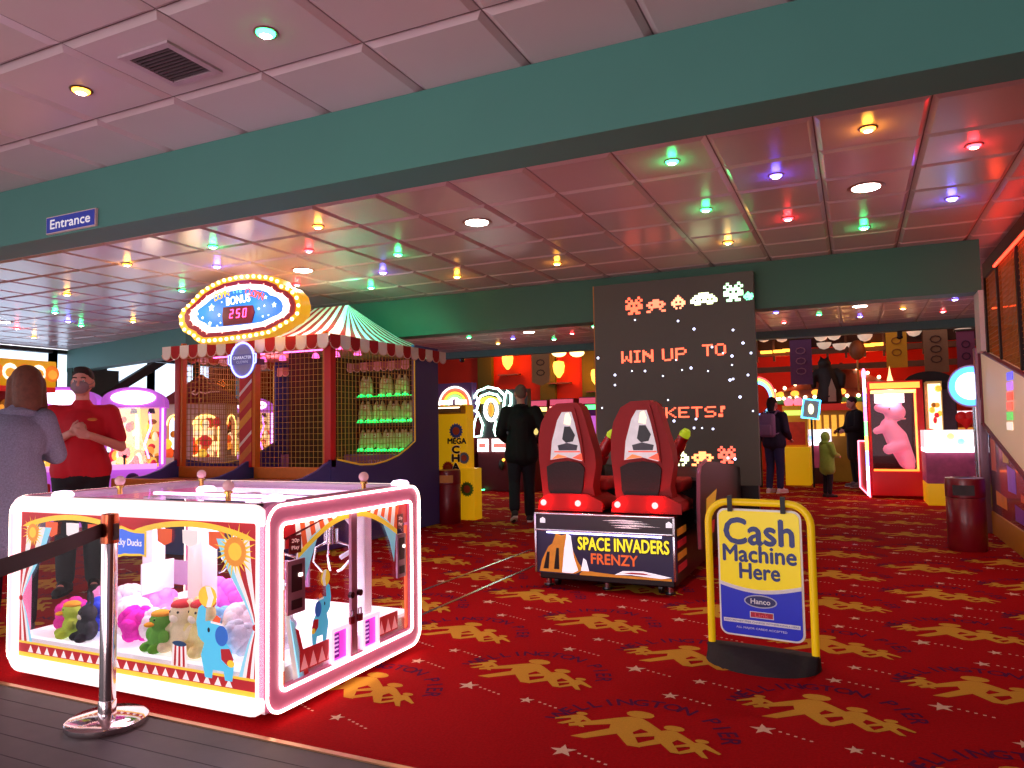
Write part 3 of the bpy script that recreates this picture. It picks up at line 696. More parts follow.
el = lambda cz, rx, rz, m, l, n=24: b.poly([sp2(.5, cz, l)+U*(rx*math.cos(2*PI*i/n))+Z*(rz*math.sin(2*PI*i/n)) for i in range(n)], m)
el(.285, .085, .034, mat((190, 195, 215), .3), .003); el(.285, .078, .028, mat((50, 54, 120), .3), .0035); b.text('Hanco', sp2(.5, .285, .0042), U, Z, .026, wh, w=.1, bold=.03)
q = lambda s0, s1, t0, t1, m, l: b.poly([sp2(s0, t0, l), sp2(s1, t0, l), sp2(s1, t1, l), sp2(s0, t1, l)], m)
q(.37, .65, .155, .205, wh, .003); q(.378, .642, .16, .2, mat((190, 24, 60), .4), .0034); b.text('Link', sp2(.51, .18, .004), U, Z, .018, mat((240, 90, 110), .4), w=.07, bold=.03)
q(.05, .95, .105, .135, wh, .003); b.text('ADD MONEY FREE CHARGE WITHDRAWALS HERE', sp2(.5, .12, .0036), U, Z, .009, mat((110, 120, 190), .4), w=.38); b.text('ALL MAJOR CARDS ACCEPTED', sp2(.5, .07, .0036), U, Z, .013, wh, w=.26, bold=.01)
b.build('sign_panel', sg_)
for s in (.17, .8):
    b = B(); c = sp2(s, 1.03); b.box(-.012, .012, -.02, .02, -.035, .05, mat((18, 16, 20), .5), T=Matrix.Translation(c)); b.build('hanger', sg_)
# ================================================================ SHOOTING GAME BENCH AND VIDEO WALL
gm = thing('shooting_game', 'two-seat shooting game cabinet with red seats reading Space Invaders Frenzy', 'arcade machine', (-1.77, 6.3, 0))
black = mat((24, 16, 22), .35, noise=.1); dark_navy = mat((34, 26, 52), .35, noise=.15); red_sh = mat((160, 0, 8), .62, noise=.06); silver = mat((205, 205, 215), .2, .95, noise=0)
BX0, BX1 = -2.32, -1.215
b = B(); b.box(BX0+.02, BX1-.02, 5.44, 8.0, .06, .42, black); b.box(BX0+.02, BX1-.02, 5.42, 6.2, .42, .575, black); b.build('platform', gm, bev=.01)
b = B(); b.box(BX0, BX1, 5.4, 5.44, .115, .44, mat((40, 36, 78), .35, es=.12, noise=.2, nscale=6))
C = lambda s, t, l=0: V((BX0+(BX1-BX0)*s, 5.399-l, .115+.325*t))
g = lambda pts, m, l=.001: b.poly([C(s, t, l) for s, t in pts], m)
rock = mat((214, 134, 40), .5, es=.3, noise=.3, nscale=25); wh_ = mat((245, 240, 250), .5, es=.5, noise=0)
g([(.03,.03),(.05,.3),(.1,.62),(.13,.7),(.16,.95),(.2,.9),(.25,.95),(.28,.6),(.32,.3),(.36,.12),(.45,.08),(.6,.02),(.98,.02),(.98,.1),(.9,.16),(.6,.14),(.5,.2),(.42,.2),(.37,.3),(.33,.45),(.31,.2),(.3,.02)][:10]+[(.3,.02)], rock)
g([(.2,.03),(.22,.6),(.24,.95),(.27,.9),(.29,.4),(.32,.1),(.28,.03)], wh_, .0015); g([(.34,.1),(.36,.4),(.38,.35),(.4,.1)], wh_, .0015)
g([(.06,.1),(.09,.5),(.11,.5),(.1,.1)], black, .0016); g([(.14,.1),(.16,.6),(.18,.6),(.18,.1)], black, .0016)
g([(.33,.03),(.36,.12),(.45,.09),(.6,.06),(.97,.05),(.97,.0),(.33,.0)], rock, .0014); g([(.58,.06),(.64,.16),(.78,.18),(.86,.14),(.97,.08),(.9,.04),(.7,.08)], wh_, .0016); g([(.64,.1),(.7,.14),(.78,.14),(.84,.1),(.7,.1)], mat((180, 20, 40), .4, es=.2), .002)
b.text('SPACE INVADERS', C(.64, .74, .0022), X, Z, .105, mat((24, 20, 30), .4), w=.72, bold=.06, shear=0)
b.text('SPACE INVADERS', C(.64, .74, .003), X, Z, .095, mat((244, 232, 40), .4, es=.55), w=.70, bold=.035)
b.text('FRENZY', C(.58, .40, .003), X, Z, .075, mat((230, 100, 40), .4, es=.4), w=.36, bold=.04)
front = b.build('front_panel', gm)
b = B()
for x in (BX0, BX1-.018): b.box(x, x+.018, 5.385, 5.41, .115, .44, silver, bev=.004)
for z in (.44, .565): b.box(BX0, BX1, 5.385, 5.42, z, z+.016, silver, bev=.004)
for x in (BX0, BX1-.015): b.box(x, x+.015, 5.385, 5.42, .44, .57, silver)
b.build('metal_trim', gm)
b = B(); b.box(BX0+.015, BX1-.015, 5.40, 5.43, .456, .565, mat((46, 30, 50), .3, noise=.2, nscale=8)); 
cx = lambda s, z: V((BX0+1.105*s, 5.3985, z))
for s0, s1, z in ((.54, .84, .52), (.56, .9, .5), (.5, .8, .535), (.58, .78, .485)): b.poly([cx(s0, z), cx((s0+s1)/2, z+.012), cx(s1, z), cx((s0+s1)/2, z-.004)], silver)
for s in (.06, .96): b.poly([cx(s-.02, .5), cx(s+.02, .5), cx(s+.02, .53), cx(s, .545), cx(s-.02, .53)], wh_)
b.build('upper_panel', gm)
b = B(); b.box(BX0+.1, BX1-.1, 5.392, 5.398, .425, .432, glow((200, 200, 255), 9)); b.build('light_bar', gm)
for x in (BX0+.07, -1.77, BX1-.07):
    for y in (5.5, 7.9): b = B(); b.cyl((x, y, 0), (x, y, .07), .022, silver); b.cyl((x, y, 0), (x, y, .012), .04, black); b.build('levelling_foot', gm)
for x in (BX0+.14, BX1-.14): b = B(); b.cyl((x-.015, 5.52, .04), (x+.015, 5.52, .04), .04, black); b.build('caster', gm)
# seats: moulded red shell, printed see-through back, charcoal hex panel
def seat(sx):
    S_ = lambda x, z, y=5.55: V((sx+x, y, z))
    out = [(-.23, .60), (-.245, .70), (-.26, .85), (-.275, 1.0), (-.275, 1.16), (-.25, 1.28), (-.19, 1.39), (-.11, 1.435), (.04, 1.44), (.09, 1.41), (.12, 1.33), (.155, 1.2), (.20, 1.05), (.21, .95), (.18, .78), (.20, .66), (.22, .60)]
    b = B(); b.prism([S_(x, z) for x, z in out], (0, .17, 0), red_sh); s = b.build('seat_shell', gm, bev=.05, seg=4)
    b = B(); b.prism([S_(x, z, 5.535) for x, z in ((-.19, .97), (-.17, 1.15), (-.11, 1.33), (-.085, 1.40), (.045, 1.40), (.07, 1.3), (.105, 1.12), (.12, .96), (.02, .99), (-.08, 1.0))], (0, .03, 0), red_sh); b.build('window_surround', s, bev=.012)
    b = B(); pts = ((-.165, .985), (-.15, 1.13), (-.10, 1.3), (-.06, 1.365), (.02, 1.365), (.045, 1.28), (.085, 1.1), (.10, .975), (-.02, 1.005))
    b.prism([S_(x, z, 5.528) for x, z in pts], (0, .012, 0), mat((170, 160, 168), .25, es=.42, emit=(225, 210, 215), noise=.5, nscale=14))
    P2 = lambda l, m: b.poly([S_(x, z, 5.526) for x, z in l], m)
    P2(((-.045, 1.27), (-.03, 1.35), (.0, 1.36), (.02, 1.31), (.01, 1.26)), mat((250, 230, 200), .4, es=.7, noise=.2)); P2(((-.06, 1.15), (-.04, 1.25), (.01, 1.25), (.05, 1.18), (.03, 1.13), (-.03, 1.12)), mat((28, 26, 36), .4))
    P2(((-.10, 1.1), (-.02, 1.12), (.07, 1.1), (.06, 1.06), (-.09, 1.06)), mat((60, 60, 76), .4)); P2(((-.13, 1.055), (.09, 1.055), (.09, 1.045), (-.13, 1.045)), mat((230, 80, 60), .4, es=.5)); P2(((-.155, .99), (-.10, 1.03), (-.02, 1.01), (-.03, 1.005)), mat((240, 130, 70), .4, es=.5)); P2(((.02, 1.0), (.1, 1.04), (.11, .98)), mat((240, 90, 60), .4, es=.5))
    b.build('printed_window', s)
    b = B(); b.prism([S_(x, z, 5.53) for x, z in ((-.2, .93), (-.13, .965), (-.02, .975), (.08, .96), (.12, .92), (.10, .76), (.05, .625), (-.12, .625), (-.19, .75))], (0, .03, 0), mat((34, 12, 18), .6, noise=.4, nscale=60, bump=.3)); b.build('back_pad', s, bev=.012)
    b = B(); b.prism([S_(x, z, 5.5) for x, z in ((-.27, .585), (.27, .585), (.27, .66), (.15, .72), (-.18, .72), (-.26, .66))], (0, .42, 0), red_sh); b.build('seat_skirt', s, bev=.03)
    b = B(); b.box(sx-.2, sx+.22, 5.8, 6.2, .72, .82, red_sh, bev=.03); b.build('seat_cushion', s)
    for lx in (-.215, .075):
        b = B(); b.sph(S_(lx, .648, 5.487), (.024, .02, .024), glow((255, 60, 60), 14)); b.build('tail_lamp', s)
        lamp('tail_lamp_light', 'POINT', S_(lx, .66, 5.43), .7, (255, 20, 20), .02)
seat(-2.065); seat(-1.455)
# console with two guns
b = B(); b.prism([(BX0-.02, 6.55, .4), (BX0-.02, 6.55, .78), (BX0-.02, 6.9, .86), (BX0-.02, 7.2, .8), (BX0-.02, 7.2, .4)], (BX1-BX0+.04, 0, 0), black); b.build('console', gm, bev=.02)
b = B(); b.box(BX0, BX1, 6.53, 6.56, .76, .79, mat((120, 110, 120), .3, .6)); b.build('console_trim', gm)
for cx_ in (-2.17, -1.5):
    p = V((cx_, 6.6, .94)); d = V((.12, -.03, .2)).normalized()
    b = B(); b.cyl(p-V((0, 0, .2)), p, .05, black); b.tube([p-d*.12, p, p+d*.06], [.05, .075, .07], mat((180, 14, 24), .25, coat=.5), 14); b.tube([p+d*.06, p+d*.15, p+d*.2, p+d*.24], [.055, .06, .048, .052], mat((190, 20, 26), .25, coat=.5), 14)
    gun = b.build('mounted_gun', gm); b = B(); b.tube([p+d*.24, p+d*.27, p+d*.31], [.046, .05, .03], mat((190, 215, 40), .35, es=.25), 14); b.build('muzzle_ring', gun)
    b = B(); b.tube([p+V((-.06, -.04, -.06)), p+V((-.09, -.1, -.02)), p+V((-.04, -.11, .06)), p+V((.02, -.08, .08))], .014, mat((200, 190, 205), .2, .9)); b.build('grip', gun)
for x in (BX0-.03, BX1+.01):
    pts = [(5.75, .3), (7.95, .3), (7.95, .8), (6.6, .92), (6.1, .95), (5.85, .92), (5.78, .85), (5.74, .6)]
    b = B(); b.prism([(x+(.08 if x > -1.5 else 0), y, z) for y, z in pts], (.03, 0, 0), mat((30, 20, 30), .4, noise=.2)); sd = b.build('side_panel', gm)
    b = B(); b.tube([(x+(.095 if x > -1.5 else .015), y, z) for y, z in ((5.76, .3), (5.745, .6), (5.785, .86), (5.86, .925), (6.1, .955))], .016, mat((200, 120, 150), .3, .5)); b.build('edging', sd)
    if x > -1.5:
        b = B(); b.poly([(x+.112, 5.95, .5), (x+.112, 6.3, .5), (x+.112, 6.5, .7), (x+.112, 6.0, .66)], mat((214, 160, 40), .4, es=.25)); b.poly([(x+.112, 5.9, .36), (x+.112, 6.3, .36), (x+.112, 6.35, .46), (x+.112, 5.95, .46)], mat((190, 30, 40), .4, es=.2)); b.build('side_print_or_reflection', sd)
b = B()
for k in range(4): b.box(BX1-.02, BX1-.014, 5.55, 5.85, .15+k*.09, .2+k*.09, mat((220, 130, 40) if k % 2 else (190, 30, 40), .5, es=.12))
b.build('side_print_or_reflection', gm)
# ---- the tall video wall
vw = thing('video_wall', 'tall dark LED video wall reading WIN UP TO and TICKETS', 'screen', (-1.8, 8.1, 0))
VX0, VX1 = -2.685, -.918
b = B(); b.box(VX0, VX1, 8.1, 8.2, .60, 2.865, mat((70, 60, 56), .6, es=.10, emit=(100, 84, 76), noise=.05)); b.build('screen', vw)
b = B(); b.box(VX0+.02, VX1-.02, 8.11, 8.22, 0, .6, black); b.build('plinth', vw)
b = B(); b.box(VX0-.012, VX0, 8.1, 8.2, .6, 2.865, mat((160, 96, 30), .5, es=.12)); b.build('side_edge', vw)  # orange light on the left edge, put into the strip's colour and emission
LET = {'W':'10001 10001 10001 10101 10101 11011 10001','I':'111 010 010 010 010 010 111','N':'10001 11001 11101 10111 10011 10001 10001','U':'10001 10001 10001 10001 10001 10001 01110','P':'11110 10001 10001 11110 10000 10000 10000','T':'11111 00100 00100 00100 00100 00100 00100','O':'01110 10001 10001 10001 10001 10001 01110','C':'01111 10000 10000 10000 10000 10000 01111','K':'10001 10010 10100 11000 10100 10010 10001','E':'11111 10000 10000 11110 10000 10000 11111','S':'01111 10000 10000 01110 00001 00001 11110','!':'011 011 010 010 000 110 110',' ':'00'}
def pix(b, rows, x, z, p, m, yy=8.097):
    """dot-matrix pattern with its lower left corner at x, z"""
    rows = rows.split() if isinstance(rows, str) else rows
    for r_, row in enumerate(rows):
        k = 0
        while k < len(row):
            if row[k] == '1':
                e = k
                while e < len(row) and row[e] == '1': e += 1
                zz = z+(len(rows)-1-r_)*p; b.poly([(x+k*p, yy, zz), (x+e*p, yy, zz), (x+e*p, yy, zz+p), (x+k*p, yy, zz+p)], m); k = e
            else: k += 1
    return len(rows[0])
def word(b, t, x0, x1, z, h, m):
    nn = sum(len(LET[c].split()[0])+1 for c in t)-1; p = (x1-x0)/nn; pz = h/7; x = x0
    for c in t:
        rows = LET[c].split()
        for r_, row in enumerate(rows):
            for k, ch in enumerate(row):
                if ch == '1': b.poly([(x+k*p, 8.097, z+(6-r_)*pz), (x+(k+1)*p*1.0, 8.097, z+(6-r_)*pz), (x+(k+1)*p, 8.097, z+(7-r_)*pz), (x+k*p, 8.097, z+(7-r_)*pz)], m)
        x += p*(len(rows[0])+1)
led_r = glow((255, 92, 62), 2.0); led_y = glow((240, 255, 190), 2.2); led_g = glow((120, 255, 190), 2.2)
b = B(); word(b, 'WIN UP', -2.375, -1.64, 1.955, .135, led_r); word(b, 'TO', -1.47, -1.22, 1.985, .125, led_r); word(b, 'TICKETS!', -2.27, -1.25, 1.325, .115, led_r)
b.build('lettering', vw)
G1 = ['0100010', '1010101', '0111110', '1101011', '1111111', '0011100', '0110110']; G2 = ['000111000', '011111110', '110111011', '011111110', '001000100', '110000011']
G3 = ['0001000', '0011100', '0111110', '1101011', '1111111', '0100010', '0010100']; G4 = ['0000111110000', '0011111111100', '0111111111110', '1101101101011', '1111111111111', '0011100011100']
b = B()
for rows, x, z, p, m in ((G1, -2.31, 2.50, .028, led_r), (G2, -2.07, 2.505, .024, glow((255, 110, 80), 2)), (G3, -1.79, 2.52, .022, glow((255, 150, 110), 2)), (G4, -1.58, 2.545, .022, led_y), (G1, -1.225, 2.555, .029, glow((190, 255, 200), 2.2)), (G1, -.99, 2.56, .01, led_g), (G3, -1.02, 2.555, .013, led_g)): pix(b, rows, x, z, p, m)
for rows, x, z, m in ((G3, -1.83, .80, led_y), (G2, -1.62, .80, glow((255, 150, 90), 2)), (G1, -1.34, .83, glow((255, 90, 70), 2))): pix(b, rows, x, z, .026, m)
b.build('pixel_figures', vw)
b = B(); st_ = glow((215, 220, 255), 3.0)
STP = [(635, 320), (678, 321), (694, 329), (733, 330), (743, 343), (751, 353), (732, 356), (732, 365), (733, 379), (676, 360), (615, 375), (632, 371), (645, 371), (663, 376), (682, 370), (691, 368), (708, 371), (748, 375), (730, 380), (740, 397), (602, 408), (674, 421), (696, 419), (694, 428), (702, 428), (713, 429), (728, 458), (735, 459), (753, 411), (615, 385), (598, 358), (723, 353), (712, 347), (668, 400), (606, 440)]
for x, y in STP:
    p = at(x, y, 1, 8.0965); r_ = random.choice((.009, .012, .014))
    b.poly([p+V((r_*math.cos(PI/4*k), 0, r_*math.sin(PI/4*k))) for k in range(8)], st_)
b.build('star_dots', vw)
# ================================================================ CLOWN BALL-THROW BOOTH UNDER A STRIPED CANOPY
bo = thing('fairground_booth', 'ball-throwing booth with red and white striped canopy and blue sides', 'fairground booth', (-6.1, 7.3, 0))
KX0, KX1, KF, KB = -7.2, -5.0, 6.24, 8.4
bl = mat((62, 62, 138), .5, noise=.08); orange = mat((206, 112, 30), .5, noise=.15); redp = mat((192, 26, 30), .45, noise=.06); cream_ = mat((236, 214, 206), .7, noise=.05)
dkbr = mat((70, 34, 28), .7, noise=.2)
# table: deck, blue body, orange rim
b = B(); b.box(KX0, KX1, 5.42, KB, .02, .70, bl); b.build('base_cabinet', bo)
b = B(); b.box(KX0-.02, KX1+.02, 5.38, KF+.05, .70, .735, mat((150, 80, 50), .5, noise=.2)); b.build('playfield', bo)
for a, c in ((KX0, (KX0+KX1)/2-.06), ((KX0+KX1)/2+.06, KX1)):
    for y0, y1, z0, z1 in ((5.36, 5.42, .66, .78), (KF-.02, KF+.06, .735, .86)): b = B(); b.box(a, c, y0, y1, z0, z1, orange); b.build('orange_rail', bo, bev=.008)
# curved blue dividers running out from the posts
for x in (KX0-.03, (KX0+KX1)/2-.015, KX1):
    pts = [(5.42, .70), (5.42, .755), (5.6, .765), (5.8, .785), (6.0, .84), (6.12, .9), (6.24, .945), (6.3, .945), (6.3, .70)]
    b = B(); b.prism([(x, y, z) for y, z in pts], (.035, 0, 0), bl); b.build('lane_divider', bo, bev=.006)
# side walls with scooped window and yellow edge
SCOOP = [(6.3, .945), (6.45, .915), (6.7, .87), (6.95, .86), (7.2, .885), (7.45, .94), (7.65, 1.02), (7.82, 1.1)]
for x in (KX0-.03, KX1):
    pts = [(6.2, .02), (KB, .02), (KB, 2.3), (7.82, 2.3)]+SCOOP[::-1]+[(6.2, .945)]
    b = B(); b.prism([(x, y, z) for y, z in pts], (.04, 0, 0), bl); sw = b.build('side_wall', bo)
    b = B(); xe = x+.042 if x > -6 else x-.002
    b.tube([(xe, y, z) for y, z in SCOOP]+[(xe, 7.82, 2.15)], .010, mat((230, 190, 60), .4, es=.1)); b.build('yellow_edging', sw)
    # safety net
    b = B(); nm_ = mat((168, 120, 44), .5, .2, es=.06, noise=.1); xn = x+.02
    def zlow(y):
        for (ya, za), (yb, zb) in zip(SCOOP[:-1], SCOOP[1:]):
            if ya <= y <= yb: return za+(zb-za)*(y-ya)/(yb-ya)
        return .95
    for k in range(24):
        y = 6.34+k*.0635; b.box(xn-.003, xn+.003, y-.003, y+.003, zlow(y), 2.2, nm_)
    for k in range(21):
        z = .90+k*.0635
        y0 = 6.32; y1 = 7.82
        if z < 1.1: y1 = max([y for y, q in SCOOP if q <= z]+[7.0]); 
        if z < .95: y0 = 6.5
        b.box(xn-.003, xn+.003, y0, y1, z-.003, z+.003, nm_)
    b.build('safety_net', sw)
# posts
for x, nm in ((KX0, 0), (KX1, 1)):
    b = B(); b.box(x-.05, x+.04, KF-.04, KF+.05, .86, 2.2, redp, bev=.008); p = b.build('corner_post', bo)
    b = B(); xx = x+.04 if nm == 0 else x-.07
    b.box(xx, xx+.03, KF-.03, KF+.03, .86, 2.3, orange); b.build('post_trim', p)
xm = (KX0+KX1)/2; b = B(); b.box(xm-.12, xm+.06, KF-.05, KF+.05, .86, 2.2, redp); mp_ = b.build('striped_post', bo)
b = B()
for k in range(8):
    z = .88+k*.19; m = (orange, cream_, mat((226, 150, 40), .5))[k % 3]
    b.poly([(xm-.12, KF-.052, z), (xm+.06, KF-.052, z+.16), (xm+.06, KF-.052, z+.16+(.1 if m is not cream_ else .04)), (xm-.12, KF-.052, z+(.1 if m is not cream_ else .04))], m)
b.build('post_stripes', mp_)
b = B(); b.box(xm+.06, xm+.1, KF-.04, KF+.04, .86, 2.3, orange); b.build('post_trim', mp_)
b = B(); b.box(KX0-.04, KX1+.04, KF-.03, KF+.04, 2.12, 2.18, orange); b.build('cross_beam', bo)
# front nets (wide mesh)
b = B()
for k in range(36): x = KX0+.05+k*.0605; b.box(x-.002, x+.002, KF+.06, KF+.064, .86, 2.12, nm_)
for k in range(20): z = .9+k*.0635; b.box(KX0, KX1, KF+.06, KF+.064, z-.002, z+.002, nm_)
b.build('front_net', bo)
# back wall and shelves
b = B(); b.box(KX0, KX1, 8.33, 8.37, .7, 2.3, mat((58, 30, 26), .8, noise=.25, nscale=5)); b.build('back_wall', bo)
for z in (.96, 1.34, 1.68, 2.06): b = B(); b.box(KX0+.02, KX1-.02, 8.08, 8.33, z-.03, z, mat((84, 48, 34), .7, noise=.2)); b.build('shelf', bo)
b = B(); b.box(xm-.05, xm, 6.9, 8.33, .74, 2.2, mat((86, 40, 30), .8, noise=.2)); b.build('lane_partition', bo)
b = B(); b.box(KX0+.02, KX1-.02, 7.9, 8.33, .735, .93, mat((150, 110, 165), .6)); b.build('ball_gutter', bo)
for sx in (xm+.5, xm-.62): b = B(); b.text('CLOWN', (sx, 7.895, .84), X, Z, .05, mat((225, 215, 240), .5), w=.22, bold=.02); b.build('gutter_lettering', bo)
# green strips that light the dolls in the right-hand lane
gs = glow((30, 255, 110), .5)
for z in (.962, 1.342, 1.682): b = B(); b.box(xm+.08, KX1-.04, 8.06, 8.075, z, z+.012, gs); b.build('light_strip', bo)
for z in (1.0, 1.38, 1.72):
    for x in (-5.75, -5.3): lamp('doll_lamp', 'POINT', (x, 8.0, z+.02), .28, (30, 255, 110), .02)
pinkl = glow((255, 90, 190), 5)
for z, y, x0, x1 in ((2.16, 6.6, xm+.15, KX1-.08), (2.16, 6.6, KX0+.15, xm-.15)):
    b = B(); b.cyl((x0, y, z), (x1, y, z), .012, pinkl); b.build('neon_tube', bo)
    for k in range(3):
        b = B(); b.lathe([(.045, 0), (.03, .05), (.012, .06)], mat((255, 120, 200), .4, es=1.2, emit=(255, 110, 200)), (x0+.25+k*.3, y+.25, 2.1)); b.build('lamp_shade', bo)
lamp('booth_lamp', 'POINT', (-6.65, 7.2, 2.0), 9, (255, 150, 170), .06); lamp('booth_lamp', 'POINT', (-5.5, 6.9, 2.05), 3.5, (255, 120, 190), .06)
# canopy
EX0, EX1, EY0, EY1, EZ = KX0-.12, KX1+.1, KF-.14, KB+.08, 2.235
AP0, AP1, AZ = V((-6.55, 7.3, 2.78)), V((-5.57, 7.3, 2.78)), 2.78
white_f = mat((236, 226, 226), .8, noise=.04); red_f = mat((168, 18, 26), .8, noise=.06)
def slope(name, a, c, p, q, n):
    b = B(); a, c, p, q = V(a), V(c), V(p), V(q)
    for k in range(n):
        m = red_f if k % 2 else white_f
        for j in range(4):
            f = lambda s, t: a.lerp(c, s).lerp(p.lerp(q, s), t)-V((0, 0, .11*math.sin(PI*t)*(1-.3*t)))
            s0, s1, t0, t1 = k/n, (k+1)/n, j/4, (j+1)/4
            P = [f(s0, t0), f(s1, t0), f(s1, t1), f(s0, t1)]
            if (P[2]-P[3]).length < 1e-4: P = P[:3]
            b.poly(P, m)
    return b.build(name, bo, ang=80)
c00, c10, c11, c01 = V((EX0, EY0, EZ)), V((EX1, EY0, EZ)), V((EX1, EY1, EZ)), V((EX0, EY1, EZ))
cn = slope('canopy_slope', c00, c10, AP0, AP1, 21); slope('canopy_slope', c10, c11, AP1, AP1, 19); slope('canopy_slope', c01, c00, AP0, AP0, 19); slope('canopy_slope', c11, c01, AP1, AP0, 21)
b = B(); b.box(EX0+.05, EX1-.05, KF+.02, EY1-.05, 2.2, 2.21, mat((190, 120, 110), .8)); b.build('canopy_lining', bo)
def scallop(name, a, c, n, z, m0=0, ms=(white_f, red_f), h=.155):
    a, c = V(a), V(c); u = (c-a)/n; out = V((u.y, -u.x, 0)).normalized()*.012
    for k in range(n):
        o = a+u*k+out; o.z = z; pts = [o, o+u]
        pts += [o+u*(.5+.5*math.cos(t))+V((0, 0, -h*.6-h*.4*math.sin(t))) for t in [PI*i/8 for i in range(9)]]
        b = B(); b.prism([o, o+u]+pts[2:], (0, 0, 0.0001) if False else out*.25, ms[(k+m0) % 2])
        b.tube([p+out*.3 for p in pts[2:]], .006, mat((226, 180, 170), .6), 5); b.build(name, bo)
scallop('valance_scallop', c00, c10, 17, EZ+.02, 0); scallop('valance_scallop', c10, c11, 14, EZ+.02, 1); scallop('valance_scallop', c01, c00, 14, EZ+.02, 0)
scallop('rear_scallop', (KX0, 7.85, 0), (xm-.1, 7.85, 0), 9, 2.12, 0, (mat((200, 150, 140), .8), mat((150, 90, 84), .8)), .12); scallop('rear_scallop', (xm+.1, 7.85, 0), (KX1-.05, 7.85, 0), 9, 2.12, 0, (mat((200, 150, 140), .8), mat((150, 90, 84), .8)), .12)
b = B(); b.prism([(EX0+.05, EY0+.06, 2.17), (EX1-.05, EY0+.06, 2.17), (EX1-.05, KF-.03, 2.18), (EX0+.05, KF-.03, 2.18)], (0, 0, .03), cream_); b.build('canopy_soffit', bo)
lamp('canopy_lamp', 'SPOT', (-5.1, 6.7, 2.95), 55, (60, 255, 190), .04, (-5.35, 7.15, 2.5), math.radians(120), .8)
# marquee with bulbs
MYF = 5.8
cz_ = (430, 262); raw = [(88,310),(102,278),(140,245),(172,215),(205,180),(262,145),(330,115),(420,95),(500,90),(590,97),(645,118),(665,145),(715,160),(755,200),(768,245),(760,295),(725,330),(690,345),(655,365),(600,395),(510,412),(420,425),(310,438),(205,445),(172,425),(160,408),(112,385),(92,350)]
def mk(sx, sy, y): return [at(170+(cz_[0]+(x-cz_[0])*sx)/6.147, 265+(cz_[1]+(z-cz_[1])*sy)/6.147, 1, y) for x, z in raw]
mq = thing('lit_marquee', 'oval bulb-edged marquee reading Down the Clown Bonus 250 above the booth', 'illuminated sign', at(241, 308, 1, MYF+.1))
b = B(); b.prism(mk(1.1, 1.2, MYF), (0, .16, 0), mat((246, 190, 40), .4, es=.35, noise=.06)); b.build('yellow_case', mq, bev=.01)
b = B(); b.prism(mk(1.0, 1.0, MYF-.02), (0, .02, 0), mat((150, 20, 44), .4, es=.15)); b.build('red_border', mq, bev=.006)
b = B(); b.prism(mk(.9, .85, MYF-.03), (0, .01, 0), glow((255, 232, 236), 1.25)); fc = b.build('white_face', mq)
b = B(); b.prism(mk(.78, .66, MYF-.034), (0, .004, 0), mat((40, 120, 220), .4, es=.65, noise=.15, nscale=8)); b.build('blue_field', fc)
def mpt(x, z, l=0): return at(170+x/6.147, 265+z/6.147, 1, MYF-.036-l)
b = B()
for x, z, r in ((255, 262, .045), (245, 360, .03), (200, 325, .02), (302, 308, .022), (170, 300, .02), (588, 198, .026), (640, 245, .034), (545, 268, .02), (570, 315, .016), (605, 308, .014), (290, 375, .018), (580, 250, .016), (310, 355, .014), (318, 228, .014)):
    c = mpt(x, z); b.poly([c+V(((r if i % 2 == 0 else r*.45)*math.cos(PI/2+i*PI/5), 0, (r if i % 2 == 0 else r*.45)*math.sin(PI/2+i*PI/5))) for i in range(10)], glow((225, 245, 255), 1.6))
b.build('star_print', fc)
b = B(); word_ = 'DOWN the CLOWN'; N = len(word_)
for i, ch in enumerate(word_):
    if ch == ' ': continue
    t = i/(N-1); c = mpt(285+t*275, 210-50*math.sin(PI*(.08+.8*t)), .001); a = (.5-t)*.5
    u = V((math.cos(a), 0, math.sin(a))); v_ = V((-math.sin(a), 0, math.cos(a)))
    b.text(ch, c, u, v_, .072 if ch.isupper() else .04, mat((250, 190, 40), .4, es=.7) if i < 4 else (glow((120, 210, 255), 1.0) if i < 8 else mat((244, 84, 50), .4, es=.8)), bold=.025)
b.text('BONUS', mpt(418, 212, .0015), (math.cos(.06), 0, math.sin(.06)), (-.06, 0, 1), .085, glow((255, 255, 255), 1.6), w=.33, bold=.03); b.build('title_lettering', fc)
b = B(); b.prism([mpt(332, 262), mpt(440, 252), mpt(512, 248), mpt(522, 290), mpt(505, 355), mpt(332, 375), mpt(326, 315)], (0, -.012, 0), mat((110, 10, 34), .4, es=.12)); ds = b.build('score_display', mq)
b = B(); SEG = {'2': 'abged', '5': 'afgcd', '0': 'abcdef'}
for k, ch in enumerate('250'):
    c = mpt(378+k*40, 300-k*3.5, .014); w, h = .02, .042; uu, vv = V((1, 0, .06)), V((.12, 0, 1))
    pos = dict(a=((-w, h), (w, h)), g=((-w, 0), (w, 0)), d=((-w, -h), (w, -h)), f=((-w, h), (-w, 0)), b=((w, h), (w, 0)), e=((-w, 0), (-w, -h)), c=((w, 0), (w, -h)))
    for s_ in SEG[ch]:
        (xa, za), (xb, zb) = pos[s_]; b.tube([c+uu*xa+vv*za, c+uu*xb+vv*zb], .0055, glow((255, 60, 120), 4.5), 6)
b.build('score_digits', ds)
bulb_m = glow((255, 222, 160), 3.2); ring_ = mk(1.065, 1.125, MYF-.005); pr_ = None
per = [0]
for i in range(len(ring_)): per.append(per[-1]+(ring_[i]-ring_[(i+1) % len(ring_)]).length)
nb = 46
for k in range(nb):
    d = per[-1]*k/nb; i = max(j for j in range(len(ring_)) if per[j] <= d); t = (d-per[i])/(per[i+1]-per[i]); c = ring_[i].lerp(ring_[(i+1) % len(ring_)], t)
    if pr_ is None:
        b = B(); b.sph((0, 0, 0), (.019, .022, .019), bulb_m, 10, 7); pr_ = b.build('bulb', mq, world=False); pr_.location = ROOTM[mq].inverted() @ c
    else: o = pr_.copy(); COL.objects.link(o); o.location = ROOTM[mq].inverted() @ c
